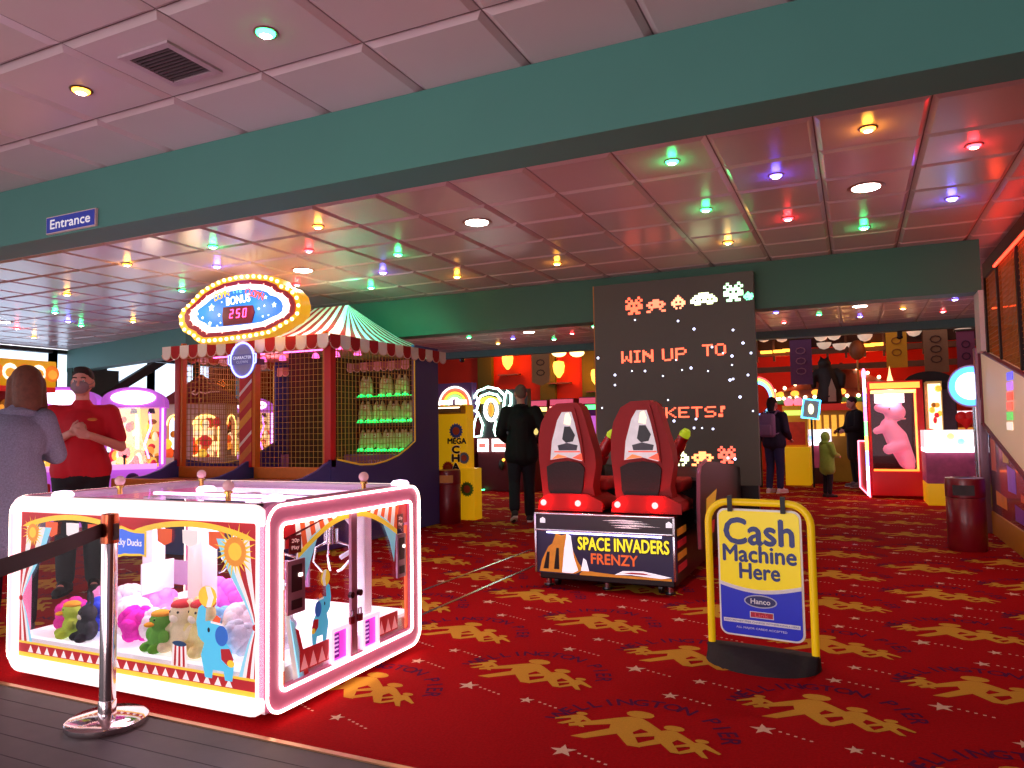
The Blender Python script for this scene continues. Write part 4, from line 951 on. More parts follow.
r2 = mk(.91, .88, MYF-.034); bd = None
for i in range(28):
    if bd is None: b = B(); b.sph((0, 0, 0), .008, glow((255, 170, 150), 1.3), 8, 5); o = bd = b.build('inner_bead', mq, world=False)
    else: o = bd.copy(); COL.objects.link(o)
    o.location = ROOTM[mq].inverted() @ r2[i]
b = B(); b.box(-6.3, -6.2, MYF+.1, KF+.05, 2.4, 2.5, mat((60, 50, 50), .5)); b.build('bracket', mq)
for x in (-6.9, -6.3, -5.6): lamp('marquee_glow', 'POINT', (x, MYF-.2, 2.55), 1.6, (255, 225, 190), .1)
# neon badge below the marquee
bc = at(243, 360, 1, 5.95); nb_ = thing('neon_badge', 'round blue neon badge hanging below the oval marquee', 'illuminated sign', bc)
vio = glow((120, 130, 255), 3.2)
disc = lambda r, y, n=24: [bc+V((r*math.cos(2*PI*i/n), y, r*1.12*math.sin(2*PI*i/n))) for i in range(n)]
b = B(); b.prism(disc(.155, 0), (0, .04, 0), mat((120, 110, 150), .4, es=.2)); b.build('backing', nb_)
b = B(); b.tube(disc(.165, -.01), .011, vio, 8, True); b.build('neon_ring', nb_)
b = B(); b.prism([bc+V((x, -.012, z)) for x, z in ((-.19, -.03), (-.15, -.05), (.15, -.05), (.19, -.03), (.19, .05), (.15, .06), (-.15, .06), (-.19, .05))], (0, .01, 0), mat((92, 84, 150), .4, es=.25)); b.text('CHARACTER', bc+V((0, -.014, .025)), X, Z, .032, mat((215, 215, 245), .4, es=.5), w=.26, bold=.01); b.text('CLOWN', bc+V((0, -.014, -.022)), X, Z, .028, mat((180, 180, 220), .4, es=.3), w=.16, bold=.01); b.build('name_band', nb_)
b = B()
for sx in (-1, 1): b.tube([bc+V((sx*.16, -.014, .06)), bc+V((sx*.195, -.014, .055)), bc+V((sx*.195, -.014, -.035)), bc+V((sx*.155, -.014, -.055))], .008, vio)
b.build('neon_side', nb_); b = B(); b.box(bc.x-.03, bc.x+.03, 5.97, KF, bc.z-.03, bc.z+.03, mat((60, 50, 50), .5)); b.build('bracket', nb_)
# ---- clown targets on the shelves
def clown(loc, label, group, lit):
    r = thing('clown_target', label, 'clown doll', loc, 0, group)
    fl = mat((214, 196, 150), .95, noise=.25, nscale=50, bump=.5); sk = mat((236, 220, 200), .8); nos = mat((200, 40, 30), .6); ft = lit
    b = B()
    for s in (-1, 1):
        b.tube([(s*.062, 0, .045), (s*.066, 0, .13), (s*.055, 0, .22), (s*.04, 0, .29)], [.045, .042, .034, .012], fl, 10)
    b.build('fringe', r, world=False)
    b = B(); b.sph((0, .01, .13), (.04, .035, .07), fl, 10, 7); b.sph((0, .0, .215), .032, sk, 10, 7); b.build('body', r, world=False)
    b = B(); b.sph((0, -.032, .212), .01, nos, 8, 5); b.build('nose', r, world=False)
    for s in (-1, 1): b = B(); b.sph((s*.06, -.03, .022), (.04, .055, .022), ft, 10, 6); b.build('shoe', r, world=False)
    return r
xr = lambda px, z: at(px, 400, 1, 8.18).x
rows = [(1.68, (367, 387, 403), 'top'), (1.34, (366, 380, 394, 408), 'middle'), (.96, (366, 376, 389, 400, 409), 'bottom')]
first = None
for z, xs, rn in rows:
    for k, px in enumerate(xs):
        lab = 'green-lit clown doll, %s from the left on the %s shelf of the booth' % (ordinal(k), rn); loc = (xr(px, z), 8.17, z)
        if first is None: first = clown(loc, lab, 'green-lit clown dolls in the booth', mat((60, 255, 130), .8, es=1.6, emit=(40, 255, 120), noise=.1))  # green light on the shoes is put into their glowing material
        else: dup(first, loc, label=lab)
dim = None
for z, rn in ((1.68, 'top'), (1.34, 'middle'), (.96, 'bottom')):
    for k, px in enumerate((297, 309, 321)):
        lab = 'dim unlit clown doll behind the centre post, %s from the left on the %s shelf' % (ordinal(k), rn)
        if dim is None: dim = clown((xr(px, z), 8.17, z), lab, 'unlit clown dolls in the booth', mat((120, 80, 60), .8, noise=.1))
        else: dup(dim, (xr(px, z), 8.17, z), label=lab)
# ================================================================ MACHINES AND FITTINGS FURTHER BACK
def bx(b, P, m, bev=0): return b.box(*P, m, bev=bev)
yel2 = mat((244, 184, 14), .45, noise=.06, es=.22); warm = glow((255, 205, 110), 2.6); goldp = mat((240, 170, 60), .5, es=.5, noise=.5, nscale=9)  # yel2 emits a little so the yellow cabinets look lit
def goods(b, x0, x1, y0, y1, z0, z1, n, cols, r=.05):
    for k in range(n): b.sph((random.uniform(x0, x1), random.uniform(y0, y1), random.uniform(z0, z1)), (r*random.uniform(.7, 1.3), r*random.uniform(.7, 1.2), r*random.uniform(.8, 1.5)), random.choice(cols), 8, 6)
GC = [mat((250, 200, 70), .6, es=.6), mat((230, 90, 40), .6, es=.4), mat((250, 235, 190), .6, es=.6), mat((160, 100, 30), .6, es=.3), mat((220, 40, 60), .6, es=.3), mat((250, 170, 60), .6, es=.5)]
# ---- yellow illustrated machine behind the woman in grey
m_ = thing('prize_machine', 'prize machine with a golden illustrated header behind the woman in grey', 'arcade machine', (-8.0, 4.35, 0))
b = B(); bx(b, (-8.4, -7.55, 3.7, 4.95, 0, .75), redp, .02); b.build('base_cabinet', m_)
b = B(); bx(b, (-8.4, -7.6, 3.75, 4.9, .75, 1.72), mat((120, 30, 26), .6)); b.build('back_case', m_)
b = B(); goods(b, -7.62, -7.57, 3.8, 4.85, .85, 1.6, 40, GC, .06); b.build('prize_display', m_)
b = B(); bx(b, (-8.45, -7.5, 3.65, 4.95, 1.74, 2.01), yel2, .015); h = b.build('header', m_)
b = B()
for k in range(9):
    y = 3.78+k*.14; b.prism([(-7.497, y+.075*math.cos(i*PI/6), 1.88+.085*math.sin(i*PI/6)) for i in range(12)], (.003, 0, 0), mat((255, 245, 225), .5, es=.8) if k % 2 else mat((225, 120, 30), .5, es=.5, noise=.3))
    b.prism([(-7.49, y+.05*math.cos(i*PI/4), 1.87+.05*math.sin(i*PI/4)) for i in range(8)], (.003, 0, 0), mat((120, 150, 235), .5, es=.4) if k % 3 == 0 else goldp)
b.build('header_print', h)
b = B(); b.prism([(-7.6+.09*math.cos(i*PI/8), 4.953, 1.88+.09*math.sin(i*PI/8)) for i in range(16)], (0, .004, 0), mat((110, 70, 20), .5)); b.build('end_print', h)
b = B(); bx(b, (-7.6, -7.5, 3.66, 4.94, 1.69, 1.74), mat((200, 30, 30), .5, es=.3)); b.build('red_band', m_)
b = B(); bx(b, (-7.56, -7.54, 4.6, 4.8, 1.5, 1.66), glow((255, 150, 180), 2.2)); b.build('lit_screen', m_)
# ---- purple dome-topped crane machines
pur = mat((196, 120, 220), .45, es=.35, emit=(200, 90, 230), noise=.05); purn = glow((225, 120, 255), 4)
def dome_crane(loc, rz, label):
    r = thing('dome_crane_machine', label, 'crane machine', (0, 0, 0), 0, 'purple dome crane machines by the windows')
    b = B(); b.box(-.36, .36, -.36, .36, 0, .78, pur, bev=.03); b.build('base_cabinet', r, world=False)
    b = B(); b.sph((0, -.37, .62), (.09, .03, .09), mat((50, 20, 80), .3), 14, 8); b.build('prize_hole', r, world=False)
    b = B(); b.box(-.3, .3, -.44, -.34, .76, .83, mat((240, 170, 250), .4, es=.6)); b.cyl((-.1, -.4, .83), (-.1, -.4, .93), .012, mat((60, 60, 70), .3)); b.sph((-.1, -.4, .94), .025, mat((40, 30, 40), .3)); b.build('control_shelf', r, world=False)
    for x in (-.345, .345):
        for y in (-.345, .345): b = B(); b.box(x-.02, x+.02, y-.02, y+.02, .78, 1.66, pur); b.build('corner_post', r, world=False)
    b = B(); b.box(-.03, .03, .1, .14, .8, 1.62, warm); b.box(-.33, .33, .32, .34, .8, 1.62, mat((240, 210, 140), .6, es=.55, noise=.3, nscale=6)); b.build('lit_back', r, world=False)
    b = B(); goods(b, -.3, .3, -.28, .28, .8, 1.0, 36, GC, .06); goods(b, -.3, .3, .2, .28, 1.0, 1.5, 20, GC, .05); b.build('prize_heap', r, world=False)['kind'] = 'stuff'
    for x in (-.22, 0, .22): b = B(); b.lathe([(.035, 1.6), (.05, 1.53), (.01, 1.53)], mat((40, 20, 50), .4), (x, -.3, 0), 12); b.build('lamp_cup', r, world=False)
    b = B(); b.box(-.345, .345, -.352, -.348, .8, 1.64, glass()); b.build('glass_front', r, world=False)
    b = B(); b.prism([(-.4, -.38, 1.62), (.4, -.38, 1.62)]+[(.4*math.cos(t), -.38, 1.70+.2*math.sin(t)) for t in [PI*i/14 for i in range(15)]], (0, .74, 0), pur); b.build('dome_header', r, world=False)
    b = B(); b.prism([(.28*math.cos(t), -.39, 1.75+.1*math.sin(t)) for t in [2*PI*i/22 for i in range(22)]], (0, -.012, 0), glow((255, 225, 255), 2.2)); b.build('oval_sign', r, world=False)
    b = B(); b.tube([(.37, -.37, .82), (.37, -.37, 1.6)], .014, purn); b.tube([(.2, -.33, .9), (.14, -.33, 1.1), (.22, -.33, 1.35), (.2, -.33, 1.55)], .012, purn); b.build('neon_tube', r, world=False)
    r.location = loc; r.rotation_euler = (0, 0, rz)
    return r
d0 = dome_crane((-9.35, 7.35, 0), .8, 'purple dome-topped crane machine just right of the man in the red polo')
dup(d0, (-9.94, 6.74, 0), label='purple dome-topped crane machine half hidden behind the man in the red polo')
dup(d0, (-10.6, 10.9, 0), .7, label='purple dome-topped crane machine seen through the booth, right of the house-shaped one')
# ---- house-shaped crane machine seen through the booth
hc_ = thing('house_crane_machine', 'cream house-shaped crane machine with a dark red pointed roof beyond the booth', 'crane machine', (-10.0, 9.1, 0), .45)
hex_ = lambda r, z: [V((r*math.cos(PI/6+k*PI/3), r*math.sin(PI/6+k*PI/3), z)) for k in range(6)]
crm = mat((226, 206, 190), .6, noise=.05); roofm = mat((140, 34, 40), .7, noise=.08)
b = B(); b.prism(hex_(.58, 0), (0, 0, .85), crm); b.build('base_cabinet', hc_, world=False)
b = B(); lo = hex_(.58, 1.62); b.prism(lo, (0, 0, .12), crm); b.build('eaves_band', hc_, world=False)
b = B(); ap = V((0, 0, 2.24)); e = hex_(.72, 1.72); b.add(e+[ap], [(i, (i+1) % 6, 6) for i in range(6)]+[tuple(range(6))[::-1]], roofm); b.build('roof', hc_, world=False, ang=10)
L = hex_(.58, 0)
for k in range(6):
    p, q = L[k], L[(k+1) % 6]; u = (q-p).normalized(); n_ = V((u.y, -u.x, 0)); w = (q-p).length
    arch = [(.1, .85), (w-.1, .85)]+[(w/2+(w/2-.1)*math.cos(t), 1.38+.16*math.sin(t)) for t in [PI*i/10 for i in range(11)]]
    out = [(0, .85), (w, .85)]+[(w, .85+.77*min(1, i/5)) if i < 5 else ((w-w*(i-5)/5, 1.62) if i <= 10 else (0, 1.62)) for i in range(0, 11)]
    b = B(); b.ring([p+u*x+V((0, 0, z)) for x, z in out], [p+u*x+V((0, 0, z)) for x, z in arch], -n_*.04, crm)
    wf = b.build('arched_window', hc_, world=False)
    b = B(); b.tube([p+u*x+V((0, 0, z))+n_*.006 for x, z in arch[1:]], .012, warm, 6); b.build('light_edge', wf, world=False)
b = B(); goods(b, -.4, .4, -.4, .4, .88, 1.15, 60, GC, .08); goods(b, -.45, .45, -.45, .45, 1.15, 1.5, 26, GC, .06); b.build('prize_heap', hc_, world=False)['kind'] = 'stuff'
b = B(); b.cyl((0, 0, .85), (0, 0, 1.62), .2, mat((250, 220, 150), .5, es=.9)); b.build('lit_core', hc_, world=False)
lamp('house_lamp', 'POINT', (-10.0, 9.1, 1.55), 10, (255, 200, 110), .05)
e0, e1 = e[4], e[5]; u = (e1-e0).normalized(); mid = (e0+e1)/2; v2 = (ap-mid).normalized()
b = B(); c = mid+v2*.26; n_ = u.cross(v2); b.tube([c+n_*.012+u*x+v2*z for x, z in ((-.2, .02), (-.16, .06), (-.22, .0), (-.16, -.05), (-.08, .03), (0, -.01), (.08, .04), (.22, .05))], .012, mat((225, 170, 165), .6, es=.15), 6); b.build('script_lettering', hc_, world=False)
# ---- change machine and litter bin beside the booth
ch = thing('change_machine', 'tall yellow change machine lettered MEGA beside the blue side of the booth', 'change machine', (-5.0, 9.25, 0))
CX0, CX1, CY = -5.40, -4.86, 9.0
b = B(); bx(b, (CX0, CX1, CY, 9.2, .02, 1.57), yel2, .012); b.build('cabinet', ch)
b = B(); bx(b, (-4.95, -4.72, 8.93, 9.15, .0, .70), yel2, .012); b.build('lower_unit', ch)
b = B(); bx(b, (CX0+.02, CX1-.02, CY-.03, CY, 1.45, 1.56), mat((214, 150, 30), .5)); bx(b, (CX0+.08, CX1-.08, CY-.036, CY-.03, 1.47, 1.535), mat((120, 80, 40), .4, es=.1, noise=.5, nscale=30)); bx(b, (CX0+.06, CX1-.1, CY-.04, CY-.03, 1.53, 1.545), glow((255, 250, 220), 3)); b.build('lit_header', ch)
def flower(b, c, r, m, m2, yl):
    pts = []
    for i in range(32):
        rr = r*(1 if i % 2 else .78); pts.append(c+V((rr*math.cos(i*PI/16), -yl, rr*math.sin(i*PI/16))))
    b.poly(pts, m); b.poly([c+V((r*.5*math.cos(i*PI/6), -yl-.001, r*.5*math.sin(i*PI/6))) for i in range(12)], m2)
cf = lambda px, py: at(px, py, 1, CY-.002)
b = B(); flower(b, cf(456, 431), .115, mat((70, 90, 190), .5), mat((210, 90, 40), .5), .001); b.build('blue_flower_print', ch)
b = B(); flower(b, cf(448, 468), .10, mat((210, 40, 40), .5), mat((230, 100, 40), .5), .001); b.build('red_flower_print', ch)
b = B(); flower(b, cf(464, 458), .09, mat((110, 130, 170), .5), mat((200, 90, 60), .5), .001); b.build('grey_flower_print', ch)
b = B(); flower(b, V((-4.835, 8.928, .42)), .11, mat((90, 140, 40), .5), mat((190, 90, 40), .5), .001); b.build('green_flower_print', ch)
b = B(); b.text('MEGA', cf(457, 441)+V((0, -.004, 0)), X, Z, .075, mat((28, 20, 50), .5), w=.29, bold=.09)
for k, c_ in enumerate('CHANGE'): b.text(c_, cf(456, 449.5+8.6*k)+V((0, -.004, 0)), X, Z, .10, mat((245, 240, 245), .5), w=.125, bold=.12); b.text(c_, cf(456, 449.5+8.6*k)+V((0, -.006, 0)), X, Z, .095, mat((24, 18, 44), .5), w=.11, bold=.09)
b.build('lettering', ch)
def litter_bin(loc, rz, r, h, label, inset):
    t = thing('litter_bin', label, 'litter bin', loc, rz)
    m = mat((128, 10, 28), .35, noise=.05, coat=.3); b = B()
    b.lathe([(r*.94, 0), (r, .02), (r, h*.72), (r*.97, h*.73)], m, n=32); b.build('body', t, world=False)
    b = B(); b.lathe([(r*.97, h*.73), (r*1.02, h*.74), (r*1.02, h*.95), (r*.98, h)], m, n=32); b.lathe([(r*.98, h), (r*.6, h+.006), (r*.55, h-.0), (0, h-.005)], mat((180, 120, 130), .3, .6), n=32); l = b.build('lid', t, world=False)
    b = B(); pts = []
    for s, z in ((-1, .76), (1, .76), (1, .91), (-1, .91)): pass
    for k in range(9):
        a = -PI/2-.55+1.1*k/8; pts.append(V((r*1.03*math.cos(a), r*1.03*math.sin(a), h*.77)))
    top = [V((p.x, p.y, h*.91)) for p in pts[::-1]]
    b.prism(pts+top, (0, .01, 0), inset); b.build('opening', l, world=False)
litter_bin((-4.94, 8.60, 0), .35, .165, .70, 'round dark red litter bin at the corner of the blue booth', mat((190, 120, 50), .5, es=.05))
litter_bin((.94, 8.36, 0), -.2, .168, .69, 'round dark red litter bin in front of the basketball game', mat((40, 8, 16), .5))
# ---- neon fronted machines on the far left
rbm = thing('rainbow_machine', 'arcade machine with a rainbow arch sign above the yellow change machine', 'arcade machine', (-7.3, 13.2, 0))
b = B(); bx(b, (-7.95, -6.95, 13.0, 13.8, 0, 1.5), mat((120, 16, 30), .5), .02); b.build('cabinet', rbm)
b = B(); bx(b, (-7.95, -6.9, 13.0, 13.2, 1.5, 2.16), mat((70, 30, 80), .5, es=.15, noise=.5, nscale=5)); hh = b.build('header', rbm)
c = at(455, 405, 1, 12.98)
for k, cl in enumerate(((255, 240, 230), (240, 90, 60), (250, 200, 60), (140, 220, 120), (250, 250, 240))):
    b = B(); r_ = .36-.055*k; b.tube([c+V((r_*math.cos(t), -.01, r_*math.sin(t))) for t in [PI*i/16 for i in range(17)]], .022, glow(cl, 1.3), 6); b.build('rainbow_band', hh)
b = B()
for dx, dz, w in ((-.2, .05, .3), (.15, .05, .26), (-.05, -.08, .3)): b.box(c.x+dx-w/2, c.x+dx+w/2, 12.95, 12.97, c.z+dz-.04, c.z+dz+.05, glow((255, 250, 225), 1.6))
b.build('lit_lettering', hh)
gn = thing('neon_machine', 'arcade machine outlined in white and green neon behind the man in black', 'arcade machine', (-6.3, 13.3, 0))
ng = glow((200, 255, 235), 4.5); dkc = mat((96, 12, 22), .5, noise=.1)
b = B(); bx(b, (-6.85, -5.6, 13.1, 13.9, 0, 1.05), dkc, .02); b.build('cabinet', gn)
b = B(); bx(b, (-6.75, -5.75, 13.12, 13.3, 1.05, 2.0), mat((30, 30, 34), .4)); hh = b.build('header', gn)
tr = lambda l: [at(x, y, 1, 13.08) for x, y in l]
for pts, cl in (([(472, 400), (478, 391), (488, 387), (498, 389), (505, 396)], False), ([(476, 404), (481, 396), (489, 393), (497, 395), (501, 401)], False), ([(472, 400), (471, 408), (476, 412), (479, 402), (476, 396)], True), ([(478, 412), (483, 425), (481, 436), (473, 437), (474, 424)], True), ([(507, 391), (511, 394), (511, 404), (506, 410), (502, 420), (504, 404), (505, 396)], True), ([(496, 421), (494, 430), (496, 436)], False)):
    b = B(); b.tube(tr(pts), .022, ng, 6, cl); b.build('neon_outline', hh)
b = B(); b.tube([at(491, 410, 1, 13.06)+V((.13*math.cos(t), 0, .2*math.sin(t))) for t in [2*PI*i/20 for i in range(20)]], .035, glow((240, 255, 235), 4), 8, True); b.build('neon_ring', hh)
b = B(); b.sph(at(491, 410, 1, 13.05), (.06, .02, .13), mat((225, 150, 50), .5, es=.8)); b.prism(tr([(480, 399), (489, 396), (499, 399), (500, 404), (490, 402), (481, 404)]), (0, -.01, 0), glow((250, 220, 60), 1.6)); b.build('yellow_band', hh)
for x0, x1 in ((-6.82, -6.6), (-6.5, -6.15), (-6.05, -5.7)):
    b = B(); bx(b, (x0, x1, 13.05, 13.1, .78, 1.03), glow((255, 245, 245), 1.9)); s = b.build('lit_screen', gn)
    b = B(); b.box(x0+.04, x1-.04, 13.04, 13.05, .86, .94, mat((240, 120, 110), .5, es=.8, noise=.6, nscale=20)); b.build('screen_picture', s)
for x in (-6.3, -5.9):
    b = B(); b.sph((x, 13.06, .52), (.06, .04, .11), mat((40, 60, 50), .3)); b.sph((x+.05, 13.05, .62), .03, glow((255, 170, 60), 2)); b.build('joystick', gn)
b = B(); p, q = at(481, 490, 2, .03), at(513, 486, 2, .03); b.tube([p, q], .012, glow((70, 255, 150), 4)); gl = b.build('floor_light'); tag(gl, 'thin green light strip along the floor under the neon machine', 'light strip')
def slot(loc, cbase, cscr, ctop, label):
    r = thing('video_game_cabinet', label, 'arcade machine', loc, 0, 'upright video games behind the red seats')
    b = B(); b.prism([(-.3, -.3, 0), (-.3, .35, 0), (-.3, .35, 1.9), (-.3, -.15, 1.9), (-.3, -.2, 1.6), (-.3, 0, 1.5), (-.3, .02, 1.05), (-.3, -.35, .9)], (.6, 0, 0), cbase); b.build('cabinet', r, world=False)
    b = B(); b.box(-.27, .27, -.02, .0, 1.06, 1.48, cscr); b.build('screen', r, world=False)
    b = B(); b.box(-.29, .29, -.21, -.17, 1.62, 1.72, ctop); b.box(-.28, .28, -.2, -.16, 1.75, 1.88, mat((230, 90, 120), .4, es=.5, noise=.5, nscale=12)); b.build('marquee', r, world=False)
    b = B(); b.box(-.28, .28, -.33, -.05, .93, .97, mat((40, 30, 60), .4)); b.sph((-.1, -.22, 1.02), .03, GC[4], 8, 6); b.sph((.1, -.22, .99), .03, GC[0], 8, 6); b.build('control_panel', r, world=False)
slot((at(562, 440, 1, 16).x, 16.2, 0), mat((130, 18, 40), .5), mat((240, 170, 190), .5, es=.7, noise=.6, nscale=12), glow((255, 150, 140), 2), 'upright video game with a pink lit top behind the left red seat')
slot((at(592, 440, 1, 15.6).x, 15.8, 0), mat((80, 24, 90), .5), mat((190, 90, 190), .5, es=.8, noise=.6, nscale=12), glow((90, 255, 130), 2), 'upright video game with a green lit band next to the video wall')
slot((at(536, 440, 1, 16.4).x, 16.6, 0), mat((90, 20, 30), .5), mat((240, 210, 120), .5, es=.7, noise=.6, nscale=12), glow((255, 210, 120), 2), 'upright video game with a yellow lit top behind the man in black')
# ---- wall lamps, hall ceiling lamps, banners
for k, (x, y, lab) in enumerate(((509, 362, 'glowing amber wall lamp on the red wall left of the tan banner'), (560, 370, 'glowing amber wall lamp on the red wall right of the tan banner'), (598, 378, 'glowing amber wall lamp half hidden by the video wall edge'))):
    p = at(x, y, 1, 20.85); t = thing('wall_lamp', lab, 'lamp', p, 0, 'amber wall lamps in the hall')
    b = B(); b.lathe([(.04, -.24), (.15, -.08), (.18, .12), (.15, .24), (.02, .27)], glow((255, 185, 70), 2.0), p+V((0, -.1, 0)), 18); b.build('lamp_shade', t)
    b = B(); b.box(p.x-.35, p.x+.35, p.y-.1, p.y+.1, p.z-.42, p.z-.38, mat((120, 70, 40), .5)); b.build('bracket', t)
    lamp('wall_lamp_light', 'POINT', p+V((0, -.5, .1)), 24, (255, 120, 40), .15)
for x, lab in ((559, 'left of two glowing round lamps hanging above the tan banner'), (577, 'right of two glowing round lamps hanging under the hall lid')):
    p = at(x, 353, 1, 19.0); t = thing('pendant_lamp', lab, 'lamp', p, 0, 'hanging round lamps in the hall'); 
    b = B(); b.sph(p, (.2, .2, .11), glow((255, 215, 130), 3)); b.build('bowl', t); b = B(); b.cyl(p+V((0, 0, .1)), (p.x, p.y, 4.4), .012, mat((60, 40, 30), .5)); b.build('rod', t)
def banner(x0, x1, y0, y1, yy, m, label, tip=True, mark=None):
    a, c = at(x0, y1, 1, yy), at(x1, y0, 1, yy); zt = max(c.z, 2.84 if yy < 15.5 else c.z); t = thing('hanging_banner', label, 'banner', ((a.x+c.x)/2, yy, a.z))
    b = B(); xm_ = (a.x+c.x)/2; pts = [(a.x, yy, zt), (a.x, yy, a.z+(.08 if tip else 0)), (xm_, yy, a.z), (c.x, yy, a.z+(.08 if tip else 0)), (c.x, yy, zt)]
    b.prism(pts, (0, .015, 0), m); b.build('cloth', t)
    b = B(); b.cyl((a.x-.04, yy, zt), (c.x+.04, yy, zt), .02, mat((70, 45, 30), .5)); b.build('rod', t)
    if mark:
        b = B(); n_ = max(3, int((zt-a.z)/.2))
        for k in range(1, n_):
            z = a.z+.06+(zt-a.z-.1)*k/n_; w = (c.x-a.x)*.22; b.tube([(xm_+w*math.cos(i*PI/4), yy-.006, z+.06*math.sin(i*PI/4)) for i in range(8)], .012, mark, 5, True)
        b.build('ornament', t)
banner(532, 549, 350, 386, 14.95, mat((176, 122, 84), .8, noise=.15, es=.04), 'tan hanging banner left of the video wall', True, mat((90, 50, 50), .8))
banner(791, 811, 338, 385, 15.6, mat((96, 46, 84), .8, noise=.2), 'dark purple hanging banner right of the video wall', False, mat((150, 90, 110), .8))
banner(887, 906, 326, 368, 15.2, mat((214, 140, 26), .8, noise=.15, es=.06), 'yellow hanging banner above the pink plush machine', False, mat((170, 90, 20), .8))
banner(925, 947, 326, 373, 15.2, mat((150, 100, 70), .8, noise=.15, es=.03), 'tan hanging banner right of the yellow one', False, mat((90, 50, 40), .8))
banner(958, 974, 330, 372, 15.2, mat((130, 56, 84), .8, noise=.15, es=.03), 'dusky pink hanging banner above the round sign', False, mat((80, 30, 60), .8))
bowl_p = None
for k, (x, y) in enumerate([(764, 338), (782, 338), (821, 337), (834, 336), (865, 337), (914, 332), (963, 331), (824, 345), (840, 346), (854, 345)]):
    p = at(x, y, 1, 18.7); lab = 'white bowl lamp on the wooden gallery, %s from the left in the %s row' % (ordinal(k if k < 7 else k-7), 'upper' if k < 7 else 'lower')
    if bowl_p is None:
        bowl_p = thing('bowl_lamp', lab, 'lamp', p, 0, 'bowl lamps along the gallery')
        b = B(); b.lathe([(.02, -.1), (.1, -.07), (.15, 0), (.16, .05), (.14, .05)], mat((225, 200, 180), .4, es=.35), n=18); b.build('bowl', bowl_p, world=False); b = B(); b.cyl((0, 0, .04), (0, .25, .1), .012, wood, n=6); b.build('arm', bowl_p, world=False)
    else: dup(bowl_p, p, label=lab)
for k, (x, y) in enumerate(((766, 352), (779, 351), (788, 350), (868, 345), (877, 344), (938, 346))):
    p = at(x, y, 1, 18.8); b = B(); b.box(p.x-.13, p.x+.13, 18.80, 18.97, p.z-.03, p.z+.03, glow((255, 175, 60), 2.2)); o = b.build('strip_light')
    tag(o, 'short amber strip light on the gallery beam, %s from the left' % ordinal(k), 'light strip', 'amber strip lights on the gallery')
# ---- right: second change machine, pusher, sign, statue, carousel
c2 = thing('change_machine', 'yellow change machine with pink lamps behind the woman with the rucksack', 'change machine', (-1.05, 16.0, 0))
pt = lambda x, y, yy=15.8: at(x, y, 1, yy)
a, c = pt(786, 486), pt(810, 447); b = B(); bx(b, (a.x, c.x, 15.8, 16.4, 0, c.z), yel2, .015); b.build('lower_cabinet', c2)
a, d = pt(783, 447), pt(806, 405); b = B(); bx(b, (a.x, d.x, 15.9, 16.35, c.z, d.z), mat((225, 150, 30), .5, es=.1, noise=.15), .012); up = b.build('upper_cabinet', c2)
b = B(); bx(b, (a.x+.04, d.x-.04, 15.885, 15.9, c.z+.04, c.z+.5), mat((190, 50, 30), .5, es=.15, noise=.4, nscale=10)); bx(b, (a.x+.04, d.x-.04, 15.885, 15.9, d.z-.2, d.z-.1), glow((190, 220, 90), 1.0)); b.build('front_print', up)
for dx in (.12, .3): b = B(); b.sph((a.x+dx, 16.05, d.z+.07), (.09, .09, .1), glow((255, 90, 110), 1.8)); b.build('top_lamp', up)
s2 = thing('framed_sign', 'small tilted sign in a bright blue neon frame', 'illuminated sign', at(811, 409, 1, 15.4))
cc = at(811, 409, 1, 15.4); Rr = Matrix.Rotation(.14, 3, 'Y'); q4 = [cc+Rr @ V((x, 0, z)) for x, z in ((-.15, -.18), (.15, -.18), (.15, .18), (-.15, .18))]
b = B(); b.prism(q4, (0, .05, 0), mat((120, 120, 120), .4, es=.4)); b.sph(cc+V((0, -.01, 0)), (.05, .01, .1), glow((255, 235, 170), 1.8)); b.build('panel', s2)
b = B(); b.tube(q4, .018, glow((60, 190, 255), 5), 6, True); b.build('neon_frame', s2); b = B(); b.cyl(cc+V((0, .04, -.1)), (cc.x, 15.44, 0), .02, black); b.build('stand', s2)
def pusher(loc, w, d, label, ycol, sx=1.):
    r = thing('coin_pusher', label, 'arcade machine', loc)
    b = B(); b.box(-w/2, w/2, -d/2, d/2, 0, .32, ycol, bev=.01); b.build('base', r, world=False)
    b = B(); b.box(-w/2, w/2, -d/2, d/2, .32, .78, mat((150, 60, 96), .5, noise=.8, nscale=9, es=.16), bev=.01); b.build('cabinet', r, world=False)
    b = B(); b.box(-w/2, w/2, -d/2-.06, d/2, .78, .84, glow((255, 240, 255), 1.6)); b.build('lit_ledge', r, world=False)
    b = B(); b.box(-w/2, w/2, -d/2+.12, d/2, .84, 1.1, mat((245, 235, 245), .5, es=.45, noise=.8, nscale=14)); b.build('display', r, world=False)
    b = B()
    for k in range(int(w/.13)):
        x = -w/2+.08+k*.13; b.sph((x, -d/2+.11, .97+.04*(-1)**k), (.05, .02, .05), random.choice((glow((255, 90, 90), 1.2), glow((120, 190, 255), 1.3), glow((255, 255, 255), 1.6), glow((255, 200, 120), 1.3))), 8, 6)
    b.build('prize_row', r, world=False)
    b = B(); b.box(-w/2, w/2, -d/2+.1, -d/2+.12, .84, 1.12, glass()); b.build('glass_front', r, world=False)
    return r
pusher((.98+.45, 12.9, 0), 1.0, .8, 'brightly lit coin pusher with a yellow base behind the right litter bin', yel2)
pusher((at(815, 445, 1, 16.5).x, 16.65, 0), .62, .6, 'small lit coin pusher beside the child in the green coat', mat((60, 14, 22), .5))
gd = thing('gold_cabinet', 'gold fronted arcade cabinet below the tall dark statue', 'arcade machine', (at(828, 420, 1, 17.2).x, 17.4, 0)); gx = at(828, 420, 1, 17.2).x
b = B(); bx(b, (gx-.42, gx+.5, 17.1, 18.0, 0, 1.5), mat((150, 100, 30), .5, es=.12, noise=.3, nscale=5), .02); b.build('cabinet', gd)
